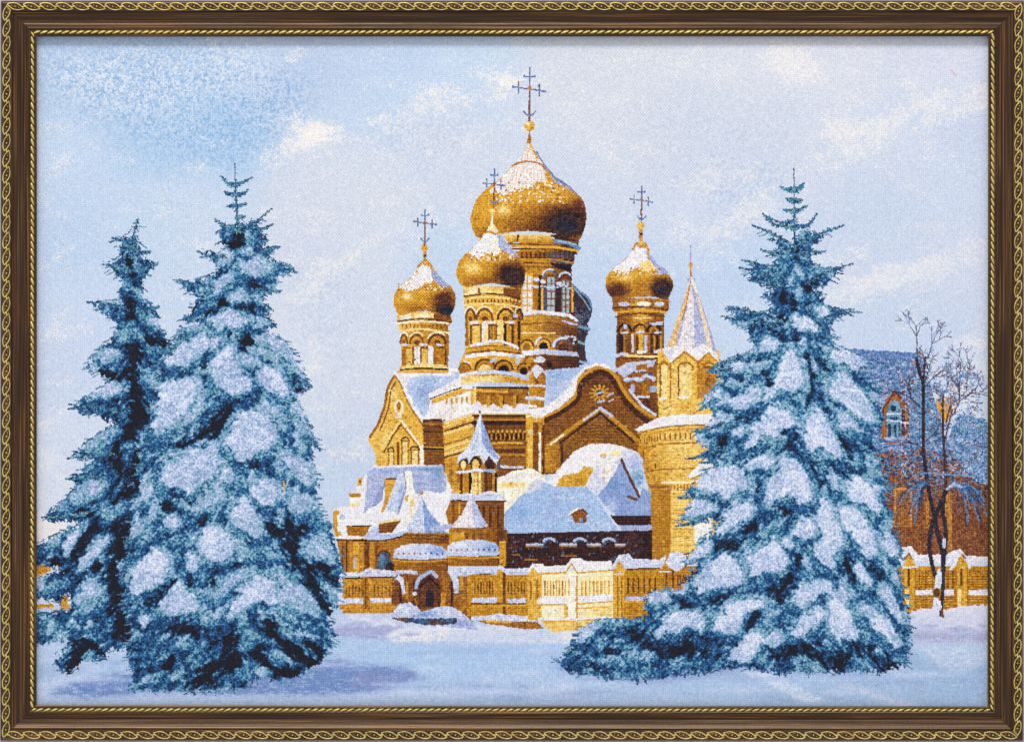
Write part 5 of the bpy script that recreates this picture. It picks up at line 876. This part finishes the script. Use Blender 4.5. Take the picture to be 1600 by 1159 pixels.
darkC = [(7, [(1242, 384), (1244, 396)]), (8, [(1236, 446), (1224, 464)]), (7, [(1270, 440), (1262, 450)]), (7, [(1214, 500), (1240, 502)]), (7, [(1196, 506), (1226, 530), (1232, 544)]), (6, [(1244, 520), (1244, 544)]), (5, [(1238, 462), (1240, 480)]), (6, [(1262, 556), (1266, 580), (1268, 600)]), (6, [(1280, 562), (1290, 574)]), (6, [(1196, 584), (1202, 600)]), (6, [(1186, 560), (1200, 556)]), (7, [(1170, 648), (1180, 640)]), (9, [(1240, 672), (1234, 700), (1248, 710)]), (8, [(1230, 674), (1250, 690)]), (6, [(1292, 640), (1312, 680), (1330, 716)]), (6, [(1270, 610), (1262, 632)]),
    (8, [(1130, 680), (1126, 706)]), (8, [(1260, 716), (1272, 740)]), (7, [(1190, 760), (1186, 780)]), (8, [(1130, 790), (1124, 806)]), (6, [(1296, 750), (1300, 770)]), (10, [(1176, 820), (1150, 836), (1138, 856)]), (9, [(1130, 850), (1110, 880), (1100, 896)]), (9, [(1246, 872), (1232, 900), (1220, 936)]), (9, [(1204, 924), (1240, 930)]), (9, [(1318, 862), (1326, 890), (1330, 900)]), (6, [(1358, 880), (1376, 900)]), (8, [(1148, 920), (1116, 940)]), (10, [(1060, 936), (1080, 950)]), (9, [(1110, 972), (1102, 990)]),
    (9, [(930, 1034), (950, 1020)]), (13, [(990, 990), (1020, 1010), (1060, 1020)]), (11, [(1070, 1010), (1100, 1016)]), (9, [(1210, 1024), (1240, 1020)]), (11, [(1260, 1010), (1290, 1030), (1320, 1030)]), (10, [(1360, 1020), (1390, 1040)]), (8, [(1180, 960), (1170, 980)]), (7, [(1200, 780), (1230, 800)]), (6, [(1300, 1030), (1312, 1044)]), (7, [(1336, 1000), (1350, 1020)])]
midC = [[(900, 1000), (1000, 975), (1060, 940), (1100, 990), (1140, 1010), (1220, 1010), (1300, 1000), (1400, 1015), (1400, 1045), (900, 1052), (880, 1030)]]
fir(FIRR, 1242, 262, silC, snowC, darkC, midC, seed=9, base=.42, DKK=.42, nb=260, kr=.5, sv0=.82)
bough(FIRR, [(1242, 390), (1241, 350), (1241, 300), (1240, 263)], 3)
for p in [[(1241, 295), (1230, 296), (1220, 292)], [(1242, 297), (1250, 292), (1256, 286)], [(1241, 312), (1230, 310)], [(1242, 314), (1252, 312)], [(1241, 330), (1226, 328)], [(1242, 330), (1260, 322)], [(1240, 345), (1220, 348), (1196, 336)], [(1240, 356), (1210, 350), (1192, 334)], [(1242, 354), (1264, 350), (1276, 334)], [(1230, 378), (1200, 362), (1176, 352)], [(1250, 378), (1290, 362), (1318, 352)], [(1230, 394), (1206, 394), (1190, 390)], [(1250, 394), (1276, 394), (1290, 392)], [(1220, 430), (1190, 414), (1160, 406)], [(1216, 440), (1180, 424), (1156, 418)], [(1216, 446), (1196, 442), (1170, 438)], [(1260, 440), (1300, 422), (1332, 412)], [(1220, 500), (1170, 486), (1134, 482)], [(1210, 506), (1160, 500), (1128, 494)], [(1280, 500), (1320, 488), (1346, 488)], [(1260, 480), (1290, 520), (1300, 528)],
    [(1160, 560), (1130, 566), (1112, 576)], [(1140, 576), (1120, 580), (1106, 580)], [(1130, 660), (1105, 672), (1082, 674)], [(1120, 700), (1096, 712), (1072, 716)], [(1130, 704), (1110, 720), (1094, 722)], [(1100, 776), (1080, 776), (1060, 778)], [(1100, 806), (1080, 816), (1056, 822)], [(1120, 624), (1105, 632), (1094, 640)]]: bough(FIRR, p, 5.5)
# loose pink thread in the sky
CUR[:] = [SKY, .55]
L([(1484, 109), (1488, 112), (1491, 116), (1495, 119)], 1.3, (226, 172, 180), .4)

# ---- threads: mix every colour out of the weaver's palette, then the weave itself
PAL = np.array([(246, 242, 242), (222, 224, 238), (196, 206, 232), (160, 188, 226), (110, 156, 208), (60, 112, 170), (24, 60, 104), (16, 20, 38), (134, 180, 176), (70, 136, 150), (150, 150, 200),
    (246, 222, 170), (234, 184, 84), (206, 146, 42), (166, 106, 34), (120, 68, 34), (70, 34, 30), (196, 120, 90), (180, 166, 190), (214, 196, 204)], np.float32)
ch = np.isin(RID, [CHURCH, FENCE, DOME0, DOME0+1, DOME0+2, DOME0+3]) & (IMG[..., 0]-IMG[..., 2] > 30)
cool = np.isin(RID, [CHURCH, SPIRE]) & (IMG[..., 2]-IMG[..., 0] > 12)
IMG = np.where(cool[..., None], IMG*.72+C((206, 212, 232))*.28, IMG)
rib = np.cos(2*np.pi*YY/4.6+WX*1.2)*np.clip((225-IMG.mean(-1))/100, 0, 1)
mid_ = C((172, 122, 56))
IMG = np.where(ch[..., None], (IMG-C((182, 130, 68)))*1.26+mid_+rib[..., None]*9, IMG)
sk = RID == SKY
IMG = np.where(sk[..., None], IMG*C((1.0, 1.006, .98))+C((3, 1, 2)), IMG)
GR[sk] = .42; GR[RID == SNOW] = .5; GR[RID == CHURCH] = .8
gr = GR[..., None]
nv = np.stack([WS, WS, WS], -1)*34+np.stack([WN, WN, WN], -1)*16+np.stack([WN2, rng.rand(NH, NW).astype(np.float32)-.5, rng.rand(NH, NW).astype(np.float32)-.5], -1)*18
u = (XX+YY)/2.15; w_ = (XX-YY)/2.15
diag = np.cos(2*np.pi*u*.5)*np.cos(2*np.pi*w_*.5)
vert = np.cos(2*np.pi*XX/4.4+np.pi*(np.floor(YY/2.5) % 2))
region = np.clip(blur(((XX > 860) & (XX < 1180) & (YY < 340)) | ((XX > 480) & (XX < 720) & (YY > 180) & (YY < 600)), 40), 0, 1)
weave = diag*(1-region)+vert*region
tgt = IMG+nv*gr*1.2+(weave*34)[..., None]*gr
best = np.full((NH, NW), 1e9, np.float32); Q = np.zeros_like(IMG)
lw = np.array((.9, 1.2, .8), np.float32)
for c in PAL:
    d = (((tgt-c)*lw)**2).sum(-1); k = d < best
    best[k] = d[k]; Q[k] = c
mix = .44*gr
IMG = IMG*(1-mix)+Q*mix+nv*.62*gr+(weave*(6+6*gr[..., 0]))[..., None]
IMG = np.clip(IMG, 4, 250)

# ================================================================ build it
def W(x, y, h):
    """design point seen at (x, y), lying h units off the wall -> world"""
    s = (DIST-(h-HCLOTH)*K)/DIST
    return ((x-CX)*K*s, -h*K, ZC-(y-CY)*K*s)
def nodes(name):
    m = bpy.data.materials.new(name); m.use_nodes = True
    return m, m.node_tree.nodes, m.node_tree.links, m.node_tree.nodes['Principled BSDF']
def link(name, me, mat, parent=None):
    o = bpy.data.objects.new(name, me); sc.collection.objects.link(o); me.materials.append(mat)
    if parent: o.parent = parent
    return o
# ---- materials
m_th, n, l, b = nodes('tapestry_thread')
at = n.new('ShaderNodeAttribute'); at.attribute_name = 'thread'
l.new(at.outputs['Color'], b.inputs['Base Color']); b.inputs['Roughness'].default_value = .75; b.inputs['Specular IOR Level'].default_value = .25
b.inputs['Sheen Weight'].default_value = .06
tc = n.new('ShaderNodeTexCoord'); mp = n.new('ShaderNodeMapping'); mp.inputs['Rotation'].default_value = (0, math.radians(45), 0)
l.new(tc.outputs['Object'], mp.inputs['Vector'])
wv = n.new('ShaderNodeTexWave'); wv.inputs['Scale'].default_value = 1/(3.3*K)*.32; wv.inputs['Distortion'].default_value = 1.2; wv.inputs['Detail Scale'].default_value = 3
l.new(mp.outputs[0], wv.inputs['Vector'])
bp = n.new('ShaderNodeBump'); bp.inputs['Strength'].default_value = .25; bp.inputs['Distance'].default_value = .0006
l.new(wv.outputs['Color'], bp.inputs['Height']); l.new(bp.outputs[0], b.inputs['Normal'])

def wood(name):
    m, n, l, b = nodes(name)
    tc = n.new('ShaderNodeTexCoord')
    mp = n.new('ShaderNodeMapping'); mp.inputs['Scale'].default_value = (9, 800, 800)
    l.new(tc.outputs['Object'], mp.inputs['Vector'])
    nz = n.new('ShaderNodeTexNoise'); nz.inputs['Scale'].default_value = 1; nz.inputs['Detail'].default_value = 5; nz.inputs['Roughness'].default_value = .6
    l.new(mp.outputs[0], nz.inputs['Vector'])
    cr = n.new('ShaderNodeValToRGB'); e = cr.color_ramp.elements
    e[0].position = .36; e[0].color = (.012, .005, .003, 1); e[1].position = .66; e[1].color = (.19, .085, .032, 1)
    x = cr.color_ramp.elements.new(.52); x.color = (.036, .014, .007, 1)
    l.new(nz.outputs['Fac'], cr.inputs[0])
    mp2 = n.new('ShaderNodeMapping'); mp2.inputs['Scale'].default_value = (900, 900, 900); l.new(tc.outputs['Object'], mp2.inputs['Vector'])
    n2 = n.new('ShaderNodeTexNoise'); n2.inputs['Scale'].default_value = 1; n2.inputs['Detail'].default_value = 2; l.new(mp2.outputs[0], n2.inputs['Vector'])
    dust = n.new('ShaderNodeValToRGB'); dust.color_ramp.elements[0].position = .80; dust.color_ramp.elements[0].color = (0, 0, 0, 1); dust.color_ramp.elements[1].position = .86; dust.color_ramp.elements[1].color = (.5, .5, .5, 1)
    l.new(n2.outputs['Fac'], dust.inputs[0])
    mx = n.new('ShaderNodeMixRGB'); mx.inputs[2].default_value = (.42, .38, .36, 1)
    l.new(dust.outputs[0], mx.inputs[0]); l.new(cr.outputs[0], mx.inputs[1]); l.new(mx.outputs[0], b.inputs['Base Color'])
    b.inputs['Roughness'].default_value = .31; b.inputs['Specular IOR Level'].default_value = .62; b.inputs['Specular Tint'].default_value = (1, .74, .5, 1); b.inputs['Coat Weight'].default_value = 0; b.inputs['Coat Tint'].default_value = (1, .86, .7, 1); b.inputs['Coat Roughness'].default_value = .25
    bp = n.new('ShaderNodeBump'); bp.inputs['Strength'].default_value = .35; bp.inputs['Distance'].default_value = .0004
    l.new(nz.outputs['Fac'], bp.inputs['Height']); l.new(bp.outputs[0], b.inputs['Normal'])
    return m
m_wood = wood('dark_walnut_lacquer')
def gold(name, c, met, rough):
    m, n, l, b = nodes(name)
    tc = n.new('ShaderNodeTexCoord'); nz = n.new('ShaderNodeTexNoise'); nz.inputs['Scale'].default_value = 260; nz.inputs['Detail'].default_value = 3
    l.new(tc.outputs['Object'], nz.inputs['Vector'])
    cr = n.new('ShaderNodeValToRGB'); cr.color_ramp.elements[0].position = .3; cr.color_ramp.elements[1].position = .7
    cr.color_ramp.elements[0].color = (c[0]*.6, c[1]*.55, c[2]*.5, 1); cr.color_ramp.elements[1].color = (*c, 1)
    l.new(nz.outputs['Fac'], cr.inputs[0]); l.new(cr.outputs[0], b.inputs['Base Color'])
    b.inputs['Metallic'].default_value = met; b.inputs['Roughness'].default_value = rough
    return m
m_gold = gold('gilt_paint', (.86, .70, .20), .25, .34)
m_groove, n, l, b = nodes('dark_gap'); b.inputs['Base Color'].default_value = (.02, .011, .008, 1); b.inputs['Roughness'].default_value = .6
m_board, n, l, b = nodes('brown_backing_board')
tc = n.new('ShaderNodeTexCoord'); nz = n.new('ShaderNodeTexNoise'); nz.inputs['Scale'].default_value = 90; l.new(tc.outputs['Object'], nz.inputs['Vector'])
cr = n.new('ShaderNodeValToRGB'); cr.color_ramp.elements[0].color = (.16, .10, .06, 1); cr.color_ramp.elements[1].color = (.28, .19, .12, 1); l.new(nz.outputs['Fac'], cr.inputs[0]); l.new(cr.outputs[0], b.inputs['Base Color'])
m_wall, n, l, b = nodes('pale_lilac_wall')
tc = n.new('ShaderNodeTexCoord'); nz = n.new('ShaderNodeTexNoise'); nz.inputs['Scale'].default_value = 60; nz.inputs['Detail'].default_value = 6; l.new(tc.outputs['Object'], nz.inputs['Vector'])
cr = n.new('ShaderNodeValToRGB'); cr.color_ramp.elements[0].color = (.50, .48, .55, 1); cr.color_ramp.elements[1].color = (.62, .60, .68, 1); l.new(nz.outputs['Fac'], cr.inputs[0]); l.new(cr.outputs[0], b.inputs['Base Color'])
b.inputs['Roughness'].default_value = .85
bp = n.new('ShaderNodeBump'); bp.inputs['Strength'].default_value = .2; bp.inputs['Distance'].default_value = .001; l.new(nz.outputs['Fac'], bp.inputs['Height']); l.new(bp.outputs[0], b.inputs['Normal'])

# ---- the wall it hangs on
bm = bmesh.new(); bmesh.ops.create_cube(bm, size=1, matrix=__import__('mathutils').Matrix.Translation((0, .051, ZC)) @ __import__('mathutils').Matrix.Diagonal((5, .1, 3.4, 1)))
me = bpy.data.meshes.new('wall'); bm.to_mesh(me); wall = link('wall', me, m_wall); wall['kind'] = 'structure'; wall['label'] = 'pale lilac grey plaster wall behind the framed tapestry'; wall['category'] = 'wall'

root = bpy.data.objects.new('framed_tapestry', None); sc.collection.objects.link(root); root.empty_display_size = .1
root['label'] = 'woven picture of a golden domed church between snowy firs, in gilt-trimmed brown frame'
root['category'] = 'framed tapestry'

# ---- frame: four mitred rails
# outer corners and inner (sight-edge) corners as they stand, clockwise from top left
OUT = [(1.5, 1.6), (1600.0, 1.2), (1598.6, 1156.6), (.4, 1156.2)]
INN = [(57.4, 57.6), (1544.4, 57.2), (1543.2, 1102.6), (57.0, 1100.6)]
WID = 56.2
# cross-section: distance from the outer edge, height off the wall
PROF = [(0, 0), (0, 22), (.8, 25), (2.4, 26.6), (3.4, 27), (9.5, 27.6), (15.4, 27), (16.4, 26.2), (17.3, 24.4), (18.2, 24.8), (19.0, 24.6), (20.0, 22.8), (21.5, 22.0), (22.6, 21.7), (24, 21.0), (25.5, 20.4), (27, 19.3), (29, 17.5), (31, 15.8), (33.2, 15.0), (35, 15.2), (36.4, 16.0), (38.6, 16.6), (39.4, 16.4), (40.4, 17.2), (42.8, 17.9), (44.0, 17.8), (44.8, 16.9), (45.4, 16.2), (46.2, 15.8), (47, 15.6), (52.2, 15.0), (52.8, 18.6), (54.4, 18.0), (56.2, 16.8), (56.6, 4.5)]
def hprof(u):
    return np.interp(u, [p[0] for p in PROF[2:-1]], [p[1] for p in PROF[2:-1]])
def rail_point(k, u, s, h, mitre=True):
    """k rail (0 top, 1 right, 2 bottom, 3 left); u inward; s 0..1 along clockwise"""
    a = np.array(OUT[k]); b_ = np.array(OUT[(k+1) % 4]); c = np.array(INN[k]); d = np.array(INN[(k+1) % 4])
    f = u/WID
    p0 = a+(c-a)*f; p1 = b_+(d-b_)*f
    p = p0+(p1-p0)*s
    return W(p[0], p[1], h)
def along(k, u, sx, h):
    """same but sx in design units measured from the outer start corner, along the rail"""
    a = np.array(OUT[k]); b_ = np.array(OUT[(k+1) % 4]); Ln = np.hypot(*(b_-a)); t = (b_-a)/Ln
    nrm = np.array((-t[1], t[0]))
    c = np.array(INN[k]); d = np.array(INN[(k+1) % 4]); wd = np.dot((c+d)/2-(a+b_)/2, nrm)
    p = a+t*sx+nrm*(u*wd/WID)
    return W(p[0], p[1], h)
ROT = [0, -90, 180, 90]
def to_local(ob, k):
    """give the rail an own axis along its length (for the grain) without moving it"""
    from mathutils import Matrix
    c = Vector(along(k, 0, 700, 0))
    M = Matrix.Translation(c) @ Matrix.Rotation(math.radians(-ROT[k]) if False else math.radians({0: 0, 1: 90, 2: 180, 3: -90}[k]), 4, 'Y')
    ob.data.transform(M.inverted()); ob.matrix_world = M
    return M
LAB = ['top rail of the frame, lit from above', 'right rail of the frame', 'bottom rail of the frame, bright along its ridges', 'left rail of the frame']
def rail_len(k):
    a = np.array(OUT[k]); b_ = np.array(OUT[(k+1) % 4]); return float(np.hypot(*(b_-a)))
def tube(V, F, pts, r, flat=.8, seg=6, closed=False):
    P_ = [Vector(p) for p in pts]; base = len(V); N = len(P_)
    for i, p in enumerate(P_):
        q = P_[min(i+1, N-1)]-P_[max(i-1, 0)]
        q.normalize(); up = Vector((0, -1, 0)); sd = q.cross(up); sd.normalize()
        rr = r if not callable(r) else r(i/(N-1))
        for j in range(seg):
            a = 2*math.pi*j/seg; V.append(tuple(p+sd*math.cos(a)*rr+up*math.sin(a)*rr*flat))
    for i in range(N-1):
        for j in range(seg):
            a = base+i*seg+j; b2 = base+i*seg+(j+1) % seg
            F.append((a, b2, b2+seg, a+seg))
    F.append(tuple(base+j for j in range(seg))); F.append(tuple(base+(N-1)*seg+j for j in reversed(range(seg))))
for k in range(4):
    ln = rail_len(k)
    # body
    NS = 80; V = []; F = []
    rr = np.random.RandomState(50+k)
    for i in range(NS+1):
        s = i/NS
        for (u, h) in PROF: V.append(rail_point(k, u, .00012+s*(1-.00024), h))
    npf = len(PROF)
    for i in range(NS):
        for j in range(npf-1):
            a = i*npf+j; F.append((a, a+npf, a+npf+1, a+1))
        F.append((i*npf+npf-1, (i+1)*npf+npf-1, (i+1)*npf, i*npf))
    F.append(tuple(range(npf))); F.append(tuple(NS*npf+j for j in reversed(range(npf))))
    me = bpy.data.meshes.new('frame_rail'); me.from_pydata(V, [], F); me.update()
    bm = bmesh.new(); bm.from_mesh(me); bmesh.ops.recalc_face_normals(bm, faces=bm.faces); bm.to_mesh(me); bm.free()
    rail = link('frame_rail', me, m_wood, root); rail['label'] = LAB[k]
    to_local(rail, k)
    # leaf trim on the outer edge: pointed eye-shaped leaves with three beads, chained by a stem
    V = []; F = []
    per = 25.45; n_ = int((ln-8)/per); off = (ln-n_*per)/2
    for q in range(n_):
        s0 = off+q*per-2; jit = rr.rand()*.5
        def pt(x, u, dh=0.): return along(k, u+.3, min(max(s0+x+jit, max(u, 2)), ln-max(u, 2)), hprof(u)+.35+dh)
        upper = smooth([(1.0, 5.6), (5.5, 3.4), (12, 3.1), (19, 5.2), (24.5, 9.6), (27.5, 12.4)], False, 4)
        lower = smooth([(1.0, 5.6), (5.0, 8.8), (10, 12.4), (17, 14.0), (23, 13.2), (27.5, 12.2)], False, 4)
        tube(V, F, [pt(*p) for p in upper], lambda t: K*(1.05-.45*t))
        tube(V, F, [pt(*p) for p in lower], lambda t: K*(.95-.4*t))
        tube(V, F, [pt(*p) for p in smooth([(24.2, 8.6), (27.2, 8.9), (30.6, 7.8)], False, 3)], lambda t: K*.85)
        for bx, bu, br in [(8.6, 6.6, .7), (13.4, 8.6, 1.25), (19.2, 10.6, .7)]:
            c = Vector(pt(bx, bu, .1)); base = len(V)
            for a_ in range(3):
                z = [0, .6, 1][a_]; r_ = [1, .8, .01][a_]*br*K
                for j in range(6): V.append((c[0]+r_*math.cos(j*1.0472), c[1]-z*br*K, c[2]+r_*math.sin(j*1.0472)))
            for a_ in range(2):
                for j in range(6): F.append((base+a_*6+j, base+a_*6+(j+1) % 6, base+a_*6+6+(j+1) % 6, base+a_*6+6+j))
    me = bpy.data.meshes.new('leaf_trim'); me.from_pydata(V, [], F); me.update()
    bm = bmesh.new(); bm.from_mesh(me); bmesh.ops.recalc_face_normals(bm, faces=bm.faces); bm.to_mesh(me); bm.free()
    for p in me.polygons: p.use_smooth = True
    o = link('leaf_trim', me, m_gold, rail); o.matrix_parent_inverse = rail.matrix_world.inverted()
    # gilt rope beside the sight edge: slanted flat strands with dark cuts between them
    V = []; F = []
    per = 11.3; u0, u1 = 46.4, 52.4; n_ = int((ln-2*u0)/per); off = (ln-n_*per)/2; per = (ln-2*u0-2)/n_
    for q in range(n_):
        s0 = u0+1+q*per+rr.rand()*.4
        NI = 6; NJ = 5; base = len(V)
        for i in range(NI+1):
            f = i/NI; u = u0+(u1-u0)*f; sh = (1-f)*8.6            # strands lean: inner end trails, outer end leads
            wdt = 8.1*(.62+.38*math.sin(math.pi*f)**.7)
            for j in range(NJ+1):
                g = j/NJ
                s = s0+sh-1+(g-.5)*wdt+per*.4
                s = min(max(s, u+.6), ln-u-.6)
                h = 15.2+2.9*math.sin(math.pi*f)**.6*(.25+.75*math.sin(math.pi*min(max(g, .02), .98))**.5)
                V.append(along(k, u, s, h))
        for i in range(NI):
            for j in range(NJ):
                a = base+i*(NJ+1)+j; F.append((a, a+1, a+NJ+2, a+NJ+1))
    me = bpy.data.meshes.new('rope_trim'); me.from_pydata(V, [], F); me.update()
    for p in me.polygons: p.use_smooth = True
    o = link('rope_trim', me, m_gold, rail); o.matrix_parent_inverse = rail.matrix_world.inverted()

# ---- backing board
V = [W(x, y, h) for h in (1.0, 5.2) for (x, y) in [(40, 40), (1562, 40), (1562, 1120), (40, 1120)]]
F = [(0, 1, 2, 3), (7, 6, 5, 4), (0, 4, 5, 1), (1, 5, 6, 2), (2, 6, 7, 3), (3, 7, 4, 0)]
me = bpy.data.meshes.new('backing_board'); me.from_pydata(V, [], F); link('backing_board', me, m_board, root)

# ---- the woven cloth: every motif is its own patch of stitches
def srgb2lin(c):
    c = c/255.; return np.where(c <= .04045, c/12.92, ((c+.055)/1.055)**2.4)
LIN = srgb2lin(IMG.astype(np.float64)).astype(np.float32)
# keep patches tidy: absorb strays
def cloth(name, ids, parent, label=None, where=None):
    mask = np.isin(RID, ids)
    if where is not None: mask = mask & where
    if not mask.any(): return None
    j, i = np.nonzero(mask); nf = len(j)
    W1_ = NW+1
    corners = np.stack([j*W1_+i, (j+1)*W1_+i, (j+1)*W1_+i+1, j*W1_+i+1], 1).ravel()
    uq, inv = np.unique(corners, return_inverse=True)
    vj = uq//W1_; vi = uq % W1_
    x = PX0+vi*CELL; y = PY0+vj*CELL
    h = HCLOTH+.35*np.sin(x*.011+1)*np.sin(y*.013)+.12*np.cos(np.pi*(vi+vj))
    co = np.empty((len(uq), 3), np.float32)
    s = (DIST-(h-HCLOTH)*K)/DIST
    co[:, 0] = (x-CX)*K*s; co[:, 1] = -h*K; co[:, 2] = ZC-(y-CY)*K*s
    me = bpy.data.meshes.new(name)
    me.vertices.add(len(uq)); me.vertices.foreach_set('co', co.ravel())
    me.loops.add(nf*4); me.loops.foreach_set('vertex_index', inv.astype(np.int32).ravel())
    me.polygons.add(nf); me.polygons.foreach_set('loop_start', np.arange(nf, dtype=np.int32)*4)
    try: me.polygons.foreach_set('loop_total', np.full(nf, 4, np.int32))
    except Exception: pass
    me.polygons.foreach_set('use_smooth', np.ones(nf, bool))
    me.update(calc_edges=True)
    ca = me.attributes.new('thread', 'FLOAT_COLOR', 'FACE')
    col = np.ones((nf, 4), np.float32); col[:, :3] = LIN[j, i]
    ca.data.foreach_set('color', col.ravel())
    o = link(name, me, m_th, parent)
    if label: o['label'] = label
    return o
cloth('woven_sky', [SKY], root, 'pale blue woven sky with ragged ivory clouds')
cloth('woven_snow', [SNOW], root, 'pale blue woven snow field with lilac shadows')
church = cloth('woven_church', [CHURCH], root, 'golden woven church with snowy roofs')
for i_, lb in enumerate(['largest gold dome, on the central drum', 'gold dome of the front middle tower', 'gold dome of the left tower', 'gold dome of the right tower']):
    cloth('dome', [DOME0+i_], church, lb)
for x0, x1, y0, y1, lb in [(795, 860, 0, 250, 'tallest cross, on the largest dome'), (740, 795, 0, 400, 'cross on the front middle dome'), (600, 740, 0, 420, 'cross on the left dome'), (960, 1060, 0, 420, 'cross on the right dome')]:
    cloth('cross', [CROSS], church, lb, (XX > x0) & (XX < x1) & (YY > y0) & (YY < y1))
SP = (XX > 1000)
cloth('spire', [SPIRE], church, 'tall tent-shaped spire at the right', SP)
cloth('spire', [SPIRE], church, 'small snowy spire over the porch turret', ~SP & (YY < 735))
cloth('spire', [SPIRE], church, 'lowest small spire above the right-hand porch apse', ~SP & (YY >= 735) & (XX > 703))
cloth('spire', [SPIRE], church, 'bluish small spire above the left-hand porch apse', ~SP & (YY >= 735) & (XX <= 703))
cloth('woven_garden_wall', [FENCE], root, 'golden woven balustrade wall before the church', (XX > 300) & (XX < 1200))
cloth('woven_garden_wall', [FENCE], root, 'snow-capped golden woven wall beside the bare trees', XX >= 1200)
cloth('woven_garden_wall', [FENCE], root, 'scraps of golden wall seen through the left fir', XX <= 300)
cloth('woven_fir_tree', [FIRL], root, 'big woven fir heavy with snow, left of the church')
cloth('woven_fir_tree', [FIRS], root, 'dark slim woven fir at the left edge')
cloth('woven_fir_tree', [FIRR], root, 'spreading woven fir right of the church')
house = cloth('woven_house', [HOUSE], root, 'blue-roofed woven brick house behind the right fir')
cloth('dormer_window', [HWIN], house)
cloth('woven_bare_tree', [BARE], root, 'dark leafless woven trees before the brick house')
cloth('woven_shrub', [BUSH], root, 'low snowed shrubs by the church gate', XX < 1000)
cloth('woven_shrub', [BUSH], root, 'frosted blue bushes at the right edge', XX >= 1000)
